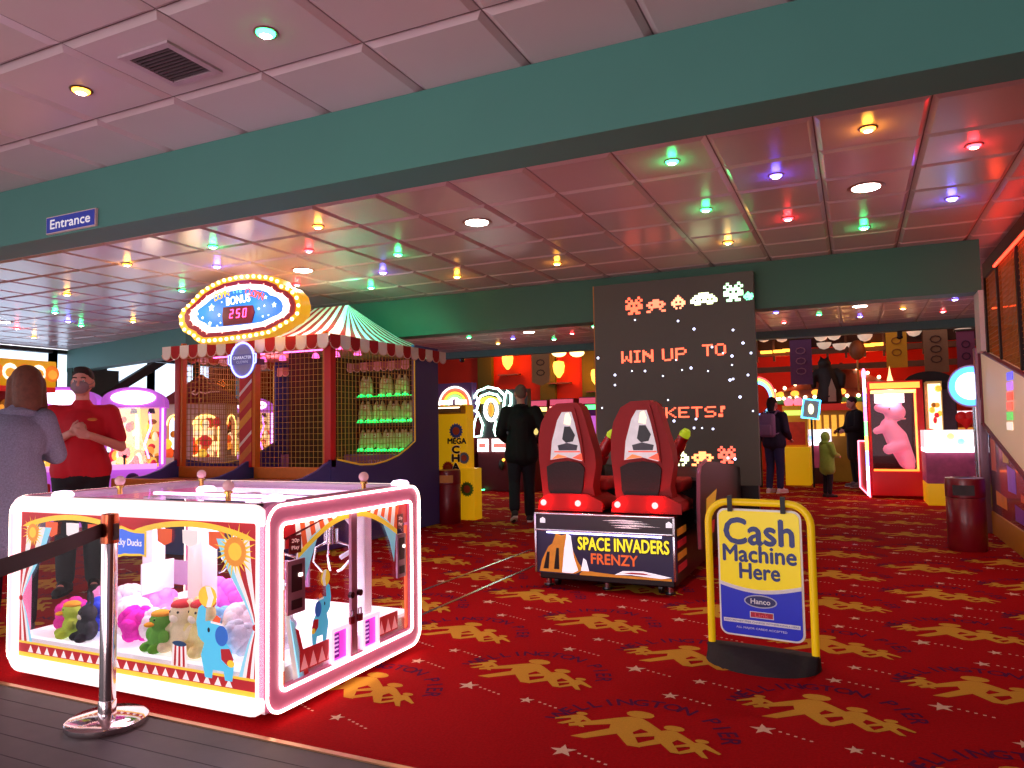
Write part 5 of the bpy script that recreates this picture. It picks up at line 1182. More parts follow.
b = B(); bx(b, (gx-.45, gx+.55, 17.05, 18.05, 1.5, 1.64), mat((190, 40, 30), .5, es=.3)); b.build('red_top', gd)
b = B()
for k in range(6): b.box(gx-.38+.15*k, gx-.28+.15*k, 17.08, 17.1, .95, 1.4, mat((240, 170, 60), .5, es=.7, noise=.6, nscale=15))
b.build('lit_front', gd)
zt = 1.64; stt = thing('statue', 'tall dark statue with a pale front standing on the red-topped cabinet', 'statue', (gx+.02, 17.5, zt))
b = B(); blk = mat((34, 18, 20), .7, noise=.2)
b.tube([(0, 0, .0), (.02, 0, .15), (.03, 0, .45), (-.02, 0, .7), (-.05, 0, .84)], [.24, .27, .22, .18, .1], blk, 12); b.sph((-.06, -.03, .88), (.14, .14, .12), blk)
for s in (-1, 1): b.tube([(s*.16-.02, 0, .72), (s*.3, -.05, .6), (s*.29, -.08, .35)], [.1, .08, .05], blk, 10); b.sph((s*.12, -.1, .04), (.12, .16, .05), blk)
b.sph((-.12, -.05, .98), (.03, .03, .08), blk); b.sph((.02, -.05, .98), (.03, .03, .08), blk)
fuse(b, 'body', stt, .025, 3)
b = B(); b.prism([(.0, -.262, .05), (.16, -.262, .05), (.16, -.26, .3), (.08, -.235, .55), (.02, -.25, .35)], (0, .02, 0), mat((176, 140, 120), .7)); b.build('pale_front', stt, world=False)
crx = at(842, 390, 1, 19.2).x; cr = thing('carousel', 'carousel with a bulb-lined roof and lit panels behind the statue', 'fairground ride', (crx, 19.0, 0))
b = B(); b.lathe([(1.5, 1.72), (1.52, 2.0), (.9, 2.22), (.1, 2.62), (0.0, 2.7)], mat((120, 40, 26), .6, noise=.2), (crx, 19.6, 0), 24); rf = b.build('roof', cr)
b = B(); b.lathe([(1.53, 1.72), (1.54, 1.8)], mat((70, 120, 60), .5, es=.4), (crx, 19.6, 0), 24); b.build('green_band', rf)
bulbs = None
for k in range(34):
    if k < 22: a = PI+PI*k/21; p = V((crx+1.54*math.cos(a), 19.6+1.54*math.sin(a), 1.83))
    else:
        s = -1 if k % 2 else 1; t = ((k-22)//2)/6; p = V((crx+s*(1.5-1.4*t), 19.6-(1.5-1.4*t)*.35-.1, 2.03+.62*t**1.3))
    if bulbs is None: b = B(); b.sph((0, 0, 0), .04, glow((255, 225, 170), 5), 8, 5); bulbs = b.build('bulb', cr, world=False); bulbs.location = ROOTM[cr].inverted() @ p
    else: o = bulbs.copy(); COL.objects.link(o); o.location = ROOTM[cr].inverted() @ p
for k in range(9): a = PI+PI*(k+.5)/9; p = V((crx+1.55*math.cos(a), 19.6+1.55*math.sin(a), 1.93)); b = B(); b.sph(p, (.1, .06, .07), glow((255, 170, 60), 1.2), 8, 5); b.build('lit_panel', cr)
b = B(); b.lathe([(.45, 0), (.45, 1.72)], mat((200, 140, 50), .4, es=.4, noise=.5, nscale=5), (crx, 19.6, 0), 12); b.build('centre_drum', cr)
b = B(); b.lathe([(1.5, 0), (1.5, .25), (0, .25)], mat((110, 30, 24), .5), (crx, 19.6, 0), 24); b.build('deck', cr)
for k in range(8): a = 2*PI*k/8+.2; p = V((crx+1.2*math.cos(a), 19.6+1.2*math.sin(a), 0)); b = B(); b.cyl(p+V((0, 0, .25)), p+V((0, 0, 1.75)), .03, mat((230, 180, 80), .3, .7)); b.build('pole', cr)
lamp('carousel_lamp', 'POINT', (crx, 18.3, 1.6), 25, (255, 190, 90), .1)
hb_ = thing('hanging_balloon', 'small brown balloon ornament on a pole left of the yellow banner', 'ornament', at(857, 370, 1, 18))
p = at(857, 350, 1, 18); b = B(); b.sph(p, (.17, .17, .22), mat((130, 70, 36), .6, noise=.2)); b.build('balloon', hb_); b = B(); b.cyl(p+V((0, 0, -.2)), (p.x, p.y, p.z-.9), .02, mat((190, 140, 70), .4)); b.build('pole', hb_)
rd = thing('rainbow_light', 'rainbow ring light half hidden behind the video wall, above the rucksack', 'illuminated sign', at(760, 398, 1, 15.2)); p = at(757, 399, 1, 15.2)
for r_, cl in ((.34, (255, 80, 80)), (.31, (255, 220, 90)), (.28, (110, 255, 140)), (.25, (120, 170, 255))): b = B(); b.tube([p+V((r_*math.cos(t), 0, r_*1.25*math.sin(t))) for t in [2*PI*i/28 for i in range(28)]], .018, glow(cl, 2.2), 6, True); b.build('ring', rd)
b = B(); b.cyl(p+V((0, .05, -.4)), (p.x, p.y+.05, 0), .05, black); b.build('stand', rd)
# ---- giant pink plush in its red cabinet
pm = thing('plush_cabinet', 'red lit prize cabinet holding a giant pink plush, rainbow neon at its corner', 'crane machine', (.62, 13.8, 0))
PX0, PX1, PY0, PY1 = .21, 1.0, 13.4, 14.2; rd_ = mat((204, 24, 30), .4, es=.12, noise=.05)
b = B(); bx(b, (PX0, PX1, PY0, PY1, .05, .44), rd_, .01); b.build('base', pm); b = B(); bx(b, (PX0, PX1, PY0, PY1, 1.76, 1.9), rd_, .01); bx(b, (PX0+.03, PX1-.04, PY0-.008, PY0, 1.775, 1.87), glow((255, 150, 60), 1.6)); b.build('header', pm)
for x in (PX0, PX1-.09):
    for y in (PY0, PY1-.05): b = B(); bx(b, (x, x+(.09 if x > .5 else .03), y, y+.05, .44, 1.76), rd_); b.build('corner_post', pm)
b = B(); b.box(PX0+.04, PX1-.1, PY0-.004, PY0+.01, .445, .475, glow((255, 110, 40), 2.6)); b.box(PX1-.13, PX1-.1, PY0-.004, PY0+.01, .475, 1.74, glow((255, 150, 70), 1.8)); b.box(PX0+.04, PX1-.1, PY0-.004, PY0+.01, 1.70, 1.75, glow((255, 205, 110), 2.4)); b.build('light_frame', pm)
b = B(); bx(b, (PX0+.03, PX1-.09, PY1-.06, PY1-.04, .46, 1.75), mat((70, 26, 34), .6, noise=.3)); bx(b, (PX0+.1, PX1-.25, PY0+.3, PY0+.36, 1.55, 1.7), mat((235, 240, 245), .4, es=1.2)); b.build('back_panel', pm)
b = B(); bx(b, (PX0+.03, PX1-.09, PY0+.012, PY0+.016, .48, 1.7), glass()); b.build('glass_front', pm)
b = B(); b.prism([(PX0-.16, 13.95, .12), (PX0-.02, 13.38, .02), (PX0-.02, 13.38, .92), (PX0-.16, 13.95, .92)], (.02, .01, 0), mat((190, 16, 40), .4, es=.15)); sp2_ = b.build('side_panel', pm)
b = B(); b.tube([(PX0-.17, 13.94, .92), (PX0-.17, 13.94, .14), (PX0-.03, 13.37, .03)], .014, glow((255, 110, 130), 3.5)); b.tube([(PX0-.17, 13.94, .92), (PX0-.05, 13.4, .93)], .012, glow((255, 110, 130), 3.5)); b.build('neon_edge', sp2_)
for k, cl in enumerate(((255, 150, 190), (190, 200, 255), (120, 140, 255), (255, 210, 90), (110, 230, 120), (255, 110, 190), (150, 130, 255), (255, 190, 230))):
    b = B(); z0 = .05+k*.24; b.cyl((PX0-.05, 13.36, z0), (PX0-.05, 13.36, z0+.24), .024, glow(cl, 3.2), n=10); b.build('rainbow_tube', pm)
b = B(); b.sph((PX0-.05, 13.36, 2.02), (.035, .035, .1), glow((255, 130, 170), 2.4)); b.build('top_finial', pm); b = B(); b.lathe([(.05, 1.9), (.02, 2.02), (.0, 2.16)], glow((255, 190, 120), 2), (.55, 13.6, 0), 10); b.build('top_finial', pm)
pk = thing('giant_plush', 'giant pink plush toy leaning inside the red lit cabinet', 'plush toy', (.58, 13.75, .47)); pkm = mat((250, 160, 195), .85, es=.22, emit=(255, 140, 185), noise=.08)  # pink glow on the plush is emission in its own material
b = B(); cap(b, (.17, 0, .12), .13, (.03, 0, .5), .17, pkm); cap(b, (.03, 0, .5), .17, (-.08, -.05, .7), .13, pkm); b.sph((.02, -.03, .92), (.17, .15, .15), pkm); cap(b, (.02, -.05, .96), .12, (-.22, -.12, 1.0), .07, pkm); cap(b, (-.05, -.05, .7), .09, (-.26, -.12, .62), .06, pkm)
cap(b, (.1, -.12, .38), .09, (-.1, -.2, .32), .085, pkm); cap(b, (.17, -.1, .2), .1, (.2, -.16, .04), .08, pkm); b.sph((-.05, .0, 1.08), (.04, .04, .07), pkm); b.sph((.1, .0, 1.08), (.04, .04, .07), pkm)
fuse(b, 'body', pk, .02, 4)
b = B(); b.sph((-.06, -.17, .98), .016, black, 8, 5); b.build('eye', pk, world=False)
b = B(); b.box(-.1, .18, -.13, .1, .80, .83, mat((255, 190, 215), .9)); b.build('collar', pk, world=False, bev=.02)
lamp('plush_lamp', 'POINT', (.55, 13.55, 1.65), 8, (255, 170, 190), .05)
# ---- tall prize display and dark arch right of it
pdz = thing('prize_display', 'narrow golden lit prize display next to the giant pink plush cabinet', 'display cabinet', (1.2, 13.9, 0))
a, c = at(929, 446, 1, 13.7), at(940, 381, 1, 13.7); b = B(); bx(b, (a.x, c.x+.02, 13.7, 14.1, .0, c.z), mat((190, 150, 90), .5, es=.2, noise=.2)); b.build('case', pdz)
b = B(); bx(b, (a.x+.02, c.x, 13.69, 13.7, a.z, c.z-.04), mat((255, 235, 190), .5, es=1.2, noise=.5, nscale=9)); b.build('lit_back', pdz)
b = B(); goods(b, a.x+.03, c.x-.02, 13.66, 13.68, a.z+.1, c.z-.1, 9, GC, .04); b.build('prizes', pdz)
ar = thing('arched_machine', 'dark machine with a black arched top behind the prize display', 'arcade machine', (1.35, 14.6, 0))
a, c = at(903, 385, 1, 14.4), at(955, 372, 1, 14.4); cxm = (a.x+c.x)/2; w2 = (c.x-a.x)/2
b = B(); b.prism([(cxm-w2, 14.4, 0), (cxm+w2, 14.4, 0)]+[(cxm+w2*math.cos(t), 14.4, a.z+.22*math.sin(t)) for t in [PI*i/14 for i in range(15)]], (0, .5, 0), mat((22, 14, 20), .5)); b.build('arch', ar)
b = B(); bx(b, (c.x-.22, c.x-.02, 14.36, 14.4, .6, a.z-.1), mat((80, 60, 80), .5, noise=.4, es=.04)); b.build('grey_column', ar)
b = B(); bx(b, (c.x, c.x+.5, 14.42, 14.9, .0, 1.0), mat((40, 16, 24), .5)); bx(b, (c.x, c.x+.5, 14.4, 14.42, 1.0, 1.12), mat((210, 130, 50), .5, es=.7, noise=.7, nscale=10)); bx(b, (c.x, c.x+.4, 14.4, 14.42, 1.28, 1.4), mat((255, 220, 230), .5, es=1.0, noise=.4, nscale=10)); b.build('side_cabinet', ar)
p = at(966, 420, 1, 14.0); hp = thing('heart_balloon', 'red heart-shaped balloon above the lit coin pusher', 'balloon', p); b = B(); b.sph(p+V((-.06, 0, .04)), (.09, .05, .1), rd_); b.sph(p+V((.06, 0, .04)), (.09, .05, .1), rd_); b.lathe([(.0, -.16), (.08, -.05), (.12, .02)], rd_, p); b.build('balloon', hp); b = B(); b.cyl(p+V((0, 0, -.15)), (p.x, p.y, .0), .008, silver); b.build('stick', hp)
# ---- round sign, basketball game
p = at(971, 386, 1, 10.15); rs = thing('round_sign', 'round sign glowing white and blue at the far post of the basketball game', 'illuminated sign', p); nrm = Matrix.Rotation(-.35, 3, 'Z')
cir = lambda r, l: [p+nrm @ V((r*math.cos(2*PI*i/28), l, r*math.sin(2*PI*i/28))) for i in range(28)]
b = B(); b.prism(cir(.25, 0), nrm @ V((0, .1, 0)), mat((190, 130, 150), .4, es=.2)); b.build('case', rs); b = B(); b.prism(cir(.23, -.01), nrm @ V((0, .01, 0)), glow((70, 150, 255), 2.4)); b.build('blue_ring', rs); b = B(); b.prism(cir(.16, -.02), nrm @ V((0, .01, 0)), glow((225, 240, 255), 2.2)); b.build('white_face', rs); b = B(); b.cyl(p+V((0.05, .08, -.25)), (p.x+.05, p.y+.08, 0), .04, silver); b.build('stand', rs)
bk = thing('basketball_game', 'basketball arcade game with cream side panel and netted red-lit cage', 'arcade machine', (2.1, 8.4, 0))
SX = 1.3; cpan = mat((236, 200, 165), .5, noise=.04, es=.16); lil = mat((170, 130, 150), .3, .4); mar = mat((130, 40, 60), .5)  # cpan carries slight emission so the cream panel looks lit
b = B(); b.prism([(SX, 9.62, 1.2), (SX, 9.62, 2.02), (SX, 6.4, 1.45), (SX, 5.9, .4), (SX, 7.4, .73)], (.05, 0, 0), cpan); b.build('cream_panel', bk)
b = B(); b.tube([(SX-.01, 9.62, 1.2), (SX-.01, 9.62, 2.02), (SX-.01, 6.4, 1.45), (SX-.01, 5.9, .4), (SX-.01, 7.4, .73)], .022, mar, 8, True); b.build('panel_edging', bk)
b = B(); b.prism([(SX+.03, 9.62, .25), (SX+.03, 9.62, 1.2), (SX+.03, 7.4, .73), (SX+.03, 5.9, .4), (SX+.03, 5.9, .25)], (1.5, 0, 0), mat((92, 40, 70), .25, noise=.6, nscale=3, coat=.4)); b.build('cabinet', bk)
b = B()  # reflections on the dark lower side, painted as faintly glowing colour patches
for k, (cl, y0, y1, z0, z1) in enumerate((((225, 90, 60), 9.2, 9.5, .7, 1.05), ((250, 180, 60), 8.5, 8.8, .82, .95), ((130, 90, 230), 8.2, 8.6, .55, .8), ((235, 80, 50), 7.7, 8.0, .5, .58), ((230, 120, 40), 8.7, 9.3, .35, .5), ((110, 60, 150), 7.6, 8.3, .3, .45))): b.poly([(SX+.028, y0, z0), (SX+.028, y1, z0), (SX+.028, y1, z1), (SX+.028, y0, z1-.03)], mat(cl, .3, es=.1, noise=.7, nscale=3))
b.build('side_print_or_reflection', bk)
b = B(); b.box(SX+.02, 2.85, 5.9, 9.62, .0, .25, mat((206, 140, 20), .5), bev=.01); b.build('yellow_base', bk)
b = B(); b.box(SX-.06, SX+.03, 9.62, 9.74, 0, 2.05, lil, bev=.01); b.build('rear_post', bk)
for k, cl in enumerate(((90, 90, 235), (170, 110, 230), (245, 80, 60), (250, 90, 70), (90, 190, 90), (225, 200, 190))):
    p0 = at(1010.5, 372+k*10, 0, SX); b = B(); b.box(SX-.012, SX-.004, p0.y-.13, p0.y+.13, p0.z-.074, p0.z, glow(cl, .8)); b.build('colour_strip', bk)
dk2 = mat((22, 12, 12), .5); z1_ = 2.77
b = B()
for y in (6.2, 7.6, 8.55, 9.3): b.box(SX+.02, SX+.06, y, y+.05, 1.6+.0, z1_, dk2)
b.box(SX+.02, SX+.06, 6.0, 9.35, z1_, z1_+.16, dk2); b.build('cage_frame', bk)
b = B(); b.tube([(SX+.0, 8.5, z1_-.02), (SX+.0, 6.2, z1_-.02)], .014, glow((255, 50, 30), 4.5)); b.tube([(SX+.02, 8.85, 2.38), (SX+.5, 7.9, 2.3), (SX+.02, 7.2, 2.3)], .008, glow((255, 70, 30), 2.5)); b.build('red_neon', bk)
nc = mat((170, 96, 26), .5, es=.06, noise=.2); b = B()
for k in range(50): y = 6.25+k*.062; b.box(SX+.04, SX+.046, y-.003, y+.003, 1.6, z1_, nc)
for k in range(24): z = 1.65+k*.05; b.box(SX+.04, SX+.046, 6.2, 9.3, z-.003, z+.003, nc)
b.build('cage_net', bk)
b = B(); b.box(SX+.6, 2.9, 9.35, 9.45, 1.5, 2.9, mat((150, 60, 20), .5, es=.15, noise=.3, nscale=2)); b.build('backboard', bk)
b = B(); b.box(SX+.1, 2.9, 5.9, 9.6, 2.93, 2.955, mat((60, 16, 12), .6)); b.build('canopy', bk)
b = B(); b.tube([(2.0+.22*math.cos(t), 8.6+.22*math.sin(t), 2.1) for t in [2*PI*i/16 for i in range(16)]], .018, mat((230, 90, 30), .4), 8, True); b.build('hoop', bk)
lamp('cage_lamp', 'POINT', (2.2, 7.8, 2.6), 9, (255, 90, 20), .1); lamp('cage_lamp', 'POINT', (1.15, 7.2, 2.6), 1.2, (255, 60, 20), .05)
# ================================================================ PEOPLE
def hand(b, w, d, n, s, m, curl=.4, k=1.):
    """palm and five fingers: w wrist, d towards the fingers, n out of the palm, s towards the thumb"""
    w, d, n, s = V(w), V(d).normalized(), V(n).normalized(), V(s).normalized()
    L = (.062, .074, .070, .054)
    for i in range(4):
        o = s*(.027-.018*i)*k; kn = w+d*(.088-.005*abs(i-1.3))*k+o*1.15
        cap(b, w+d*.012*k+o*.75, .0145*k, kn, .0115*k, m, 8)
        p1 = kn+(d*math.cos(curl)+n*math.sin(curl))*L[i]*.5*k; p2 = p1+(d*math.cos(curl*2.1)+n*math.sin(curl*2.1))*L[i]*.5*k
        cap(b, kn, .0105*k, p1, .0095*k, m, 8); cap(b, p1, .0095*k, p2, .0078*k, m, 8)
    t0 = w+d*.022*k+s*.03*k; t1 = t0+(d*.65+s*.7+n*.25).normalized()*.038*k; t2 = t1+(d*.95+s*.2+n*.3).normalized()*.03*k
    cap(b, w+d*.01*k, .015*k, t0, .014*k, m, 8); cap(b, t0, .0135*k, t1, .0105*k, m, 8); cap(b, t1, .0105*k, t2, .0085*k, m, 8)
def head(b, c, m, yaw=0., pitch=0., k=1.):
    R = Matrix.Rotation(yaw, 3, 'Z') @ Matrix.Rotation(pitch, 3, 'X'); c = V(c)
    f = lambda x, y, z: c+R @ (V((x, y, z))*k)
    b.sph(f(0, .012, .03), V((.074, .092, .088))*k, m, 18, 12, R); cap(b, f(0, -.03, .0), .058*k, f(0, -.055, -.062), .036*k, m)
    cap(b, f(-.03, -.02, -.03), .045*k, f(-.02, -.045, -.07), .03*k, m); cap(b, f(.03, -.02, -.03), .045*k, f(.02, -.045, -.07), .03*k, m)
    cap(b, f(0, -.083, .02), .009*k, f(0, -.108, -.022), .015*k, m, 8); b.sph(f(0, -.088, -.05), V((.024, .012, .009))*k, m, 10, 6, R)
    cap(b, f(-.035, -.078, .032), .010*k, f(.035, -.078, .032), .010*k, m, 8)
    for s in (-1, 1): b.sph(f(s*.077, .012, -.005), V((.012, .02, .032))*k, m, 10, 6, R)
    return f
def eyes(root, f, k=1.):
    for s in (-1, 1):
        b = B(); b.sph(f(s*.031, -.078, .012), .011*k, mat((235, 230, 228), .2, noise=0), 10, 7); b.sph(f(s*.031, -.0865, .012), .0055*k, mat((40, 26, 20), .2, noise=0), 8, 6); b.build('eye', root, world=False)
def body(root, J, sk, voxel, hands=True, k=1., hd=None):
    """one continuous figure from the joint table J"""
    b = B()
    cap(b, J['hipL'], .085*k, J['hipR'], .085*k, sk); cap(b, J['pelvis'], .12*k, J['waist'], .11*k, sk); cap(b, J['waist'], .115*k, J['chest'], .125*k, sk)
    cap(b, J['shL'], .055*k, J['shR'], .055*k, sk); cap(b, J['chest'], .11*k, J['neck'], .055*k, sk); cap(b, J['neck'], .052*k, J['head'], .05*k, sk)
    for s in 'LR':
        cap(b, J['hip'+s], .085*k, J['kn'+s], .055*k, sk); cap(b, J['kn'+s], .055*k, J['an'+s], .036*k, sk); cap(b, J['an'+s], .034*k, J['toe'+s], .03*k, sk)
        cap(b, J['sh'+s], .05*k, J['el'+s], .04*k, sk); cap(b, J['el'+s], .04*k, J['wr'+s], .028*k, sk)
        if hands:
            w, e = V(J['wr'+s]), V(J['el'+s]); d = V(J.get('hd'+s, (w-e))); n = V(J.get('hn'+s, (0, 1, 0))); sd = V(J.get('hs'+s, n.cross(d)))
            hand(b, w, d, n, sd, sk, J.get('curl', .45), k)
    f = head(b, V(J['head']), sk, J.get('yaw', 0), J.get('pitch', 0), k)
    fuse(b, 'body', root, voxel, 3)
    return f
def shoes(root, J, m, sole, k=1.):
    for s in 'LR':
        a, t = V(J['an'+s]), V(J['toe'+s]); dn = (t-a); dn.z = 0; dn.normalize(); b = B(); h = V((0, 0, 1))
        heel = a-dn*.05*k; zz = J.get('fl'+s, 0.)
        heel.z = J.get('hz'+s, .045*k); toe = V((t.x, t.y, J.get('tz'+s, .035*k)))
        cap(b, heel, .045*k, toe+dn*.04*k, .036*k, m); cap(b, a+V((0, 0, -.01)), .048*k, a+dn*.06*k-V((0, 0, .02*k)), .042*k, m)
        o = fuse(b, 'shoe', root, .012, 3)
        b = B(); lat = V((-dn.y, dn.x, 0)); up = 0
        p0, p1 = heel-dn*.045*k, toe+dn*.075*k
        pts = [p0+lat*.028*k, p0-lat*.028*k, p0.lerp(p1, .6)-lat*.045*k, p1-lat*.02*k, p1+lat*.02*k, p0.lerp(p1, .6)+lat*.045*k]
        zof = lambda p: (heel.z-.045*k)+(toe.z-.035*k-heel.z+.045*k)*((p-p0).dot(dn)/(p1-p0).length)
        b.prism([V((p.x, p.y, zof(p))) for p in pts], (0, 0, .022*k), sole); b.build('sole', o, world=False, bev=.006)
def trousers(root, J, m, voxel, k=1., flare=1.):
    b = B(); cap(b, J['hipL'], .112*k, J['hipR'], .112*k, m); cap(b, J['pelvis'], .135*k, J['waist'], .135*k, m)
    for s in 'LR':
        a = V(J['an'+s]); cap(b, J['hip'+s], .108*k, J['kn'+s], .075*k, m); cap(b, J['kn'+s], .075*k, a+V((0, 0, .03)), .062*k*flare, m)
    fuse(b, 'trousers', root, voxel, 3)
def top(root, name, J, m, voxel, k=1., sleeve='long', hem=None, fat=1., armf=1.):
    b = B(); cap(b, J['waist'], .145*k*fat, J['chest'], .150*k*fat, m); cap(b, J['shL'], .072*k, J['shR'], .072*k, m); cap(b, J['chest'], .12*k, V(J['neck'])-V((0, 0, .02)), .075*k, m)
    for s in (-1, 1): b.sph(V(J['chest'])+V((s*.085*k, 0, -.02)), V((.10, .115, .15))*k*fat, m)
    if hem is not None:
        h = V(hem); cap(b, J['waist'], .145*k*fat, h, .14*k*fat, m)
        for s in (-1, 1): cap(b, V(J['waist'])+V((s*.06*k, 0, 0)), .12*k*fat, h+V((s*.085*k, 0, 0)), .125*k*fat, m)
    for s in 'LR':
        S_, E_, W_ = V(J['sh'+s]), V(J['el'+s]), V(J['wr'+s])
        if sleeve == 'short': cap(b, S_, .078*k, S_.lerp(E_, .72), .066*k, m)
        else: cap(b, S_, .076*k*armf, E_, .062*k*armf, m); cap(b, E_, .062*k*armf, E_.lerp(W_, .86), .048*k*armf, m)
    return fuse(b, name, root, voxel, 4)
def joints(H=1.76, **kw):
    s = H/1.76
    J = dict(pelvis=(0, 0, .93), waist=(0, 0, 1.06), chest=(0, .0, 1.30), neck=(0, .01, 1.49), head=(0, -.01, 1.655), hipL=(.09, 0, .90), hipR=(-.09, 0, .90), knL=(.095, -.01, .49), knR=(-.095, -.01, .49), anL=(.1, .02, .09), anR=(-.1, .02, .09), toeL=(.12, -.12, .035), toeR=(-.12, -.12, .035), shL=(.185, 0, 1.42), shR=(-.185, 0, 1.42), elL=(.25, .03, 1.14), elR=(-.25, .03, 1.14), wrL=(.25, -.06, .90), wrR=(-.25, -.06, .90))
    J.update(kw)
    for q, v_ in list(J.items()):
        if isinstance(v_, tuple) and q[:2] not in ('hd', 'hn', 'hs'): J[q] = tuple(c*s for c in v_)
    for q in ('tzL', 'tzR', 'hzL', 'hzR'):
        if q in J: J[q] *= s
    return J, s
skin = mat((222, 150, 138), .6, noise=.06, nscale=12)
# ---- man in the red polo shirt, hands clasped
J, k = joints(1.77, elL=(.285, -.03, 1.14), elR=(-.26, -.03, 1.15), wrL=(.10, -.27, 1.235), wrR=(-.03, -.26, 1.255), shL=(.195, 0, 1.41), shR=(-.195, 0, 1.41),
  hdL=(-.95, -.15, .25), hnL=(0, .6, .2), hsL=(-.2, -.2, .9), hdR=(.75, -.25, .5), hnR=(.1, .9, -.3), hsR=(-.3, .1, .9), curl=.75, yaw=-.12)
r = thing('person', 'man in a red polo shirt and face mask with his hands clasped', 'person', (-5.645, 3.94, 0), .80)
f = body(r, J, skin, .0062, k=k)
eyes(r, f, k)
red_p = mat((204, 12, 38), .75, noise=.08, nscale=14, bump=.05)
po = top(r, 'polo_shirt', J, red_p, .011, k, 'short', (0, 0, .97*k), 1.10)
b = B(); nc_ = V(J['neck'])+V((0, -.0, .0))
b.tube([nc_+V((.082*math.cos(t), .0+.08*math.sin(t), -.045+.045*math.sin(t))) for t in [-PI/2+.22+(2*PI-.44)*i/20 for i in range(21)]], .016, red_p, 8); b.build('collar', po, world=False)
b = B(); b.sph((.10, -.172, 1.36*k), (.035, .008, .012), mat((200, 120, 50), .7), 10, 6); b.build('chest_badge', po, world=False)
trousers(r, J, mat((26, 16, 26), .8, noise=.1), .014, k*1.08)
shoes(r, J, mat((20, 16, 18), .5), mat((14, 12, 12), .7), k)
b = B(); mm = mat((150, 122, 134), .8, noise=.06)
R_ = Matrix.Rotation(J['yaw'], 3, 'Z'); hc0 = V(J['head'])
b.sph(hc0+R_ @ V((0, -.055, -.035))*k, V((.066, .062, .058))*k, mm, 18, 12, R_)
mk_ = fuse(b, 'face_mask', r, .008, 2)
for s in (-1, 1):
    b = B(); b.tube([f(s*.06, -.07, -.02), f(s*.08, -.02, -.005), f(s*.085, .015, .02)], .003, mm, 6); b.tube([f(s*.06, -.07, -.055), f(s*.08, -.02, -.03), f(s*.085, .015, -.03)], .003, mm, 6); b.build('ear_loop', mk_, world=False)
hr = mat((44, 26, 24), .8, noise=.2, nscale=60, bump=.3); b = B()
b.sph(f(0, .022, .05), V((.079, .092, .086))*k, hr, 18, 12, R_); b.sph(f(0, -.03, .105), V((.06, .05, .028))*k, hr, 14, 8, R_); b.sph(f(0, .06, .0), V((.07, .05, .08))*k, hr, 14, 8, R_)
fuse(b, 'hair', r, .008, 2)
for s in (-1, 1): b = B(); b.tube([f(s*.05, -.084, .034), f(s*.032, -.09, .04), f(s*.015, -.09, .036)], .0045, hr, 6); b.build('eyebrow', r, world=False)
# ---- woman in the grey tweed coat, seen from behind
J, k = joints(1.69, elL=(.255, -.10, 1.17), elR=(-.255, -.10, 1.17), wrL=(.16, -.32, 1.22), wrR=(-.12, -.33, 1.22), head=(-.075, -.05, 1.635), neck=(-.035, 0, 1.475), shL=(.17, 0, 1.40), shR=(-.17, 0, 1.40), yaw=.1, pitch=.12, hdL=(-.5, -.5, .4), hdR=(.5, -.5, .4), hnL=(0, .5, -.5), hnR=(0, .5, -.5), hsL=(-.3, 0, .9), hsR=(.3, 0, .9), curl=.7)
r = thing('person', 'woman with brown hair in a grey tweed coat, seen from behind', 'person', (-4.79, 2.88, 0), -2.1)
f = body(r, J, skin, .0065, k=k); eyes(r, f, k)
tw = mat((128, 124, 148), .95, noise=.45, nscale=120, bump=.5)
co = top(r, 'tweed_coat', J, tw, .012, k, 'long', (0, .02, .62), 1.16, 1.12)
b = B(); b.tube([V(J['neck'])+V((.085*math.cos(t), .0+.08*math.sin(t), -.03+.012*math.sin(t))) for t in [2*PI*i/20 for i in range(20)]], .03, tw, 8, True); b.build('collar', co, world=False)
trousers(r, J, mat((34, 18, 26), .9), .016, k)
shoes(r, J, mat((30, 20, 22), .5), mat((20, 14, 14), .7), k)
hb = mat((104, 54, 38), .7, noise=.4, nscale=40, bump=.5); b = B(); R_ = Matrix.Rotation(.1, 3, 'Z')
b.sph(f(0, .03, .035), V((.092, .105, .098))*k, hb, 18, 12); cap(b, f(0, .06, .0), .088*k, f(0, .065, -.12), .085*k, hb)
for s in (-1, 1): cap(b, f(s*.07, .02, .02), .042*k, f(s*.085, .02, -.15), .038*k, hb)
fuse(b, 'hair', r, .010, 3)
# ---- man in black walking away
J, k = joints(1.80, knL=(.10, .03, .50), anL=(.1, .26, .19), toeL=(.115, .16, .07), hzL=.15, tzL=.04, knR=(-.09, -.07, .49), anR=(-.095, -.08, .085), toeR=(-.11, -.21, .035), elL=(.27, .0, 1.15), elR=(-.30, .05, 1.16), wrL=(.2, -.22, 1.05), wrR=(-.22, -.2, 1.03), yaw=.1, pitch=.1, curl=.6)
r = thing('person', 'man in a black jacket and dark trousers walking away past the red seats', 'person', (-4.02, 8.95, 0), -2.72)
f = body(r, J, skin, .008, k=k); eyes(r, f, k)
blk2 = mat((14, 10, 16), .85, noise=.15, nscale=20)
jk = top(r, 'black_jacket', J, blk2, .013, k, 'long', (0, .01, .86*k), 1.12, 1.12)
b = B(); b.tube([V(J['neck'])+V((.075*math.cos(t), .075*math.sin(t), .0)) for t in [2*PI*i/18 for i in range(18)]], .026, blk2, 8, True); b.build('collar', jk, world=False)
trousers(r, J, mat((24, 18, 34), .85, noise=.12), .014, k, 1.1)
shoes(r, J, mat((40, 34, 40), .6), mat((235, 225, 225), .6), k)
b = B(); gh = mat((120, 92, 84), .85, noise=.3, nscale=70); b.sph(f(0, .02, .036), V((.0765, .092, .088))*k, gh, 18, 12); b.sph(f(0, .06, -.01), V((.066, .05, .06))*k, gh, 14, 8); fuse(b, 'hair', r, .009, 2)
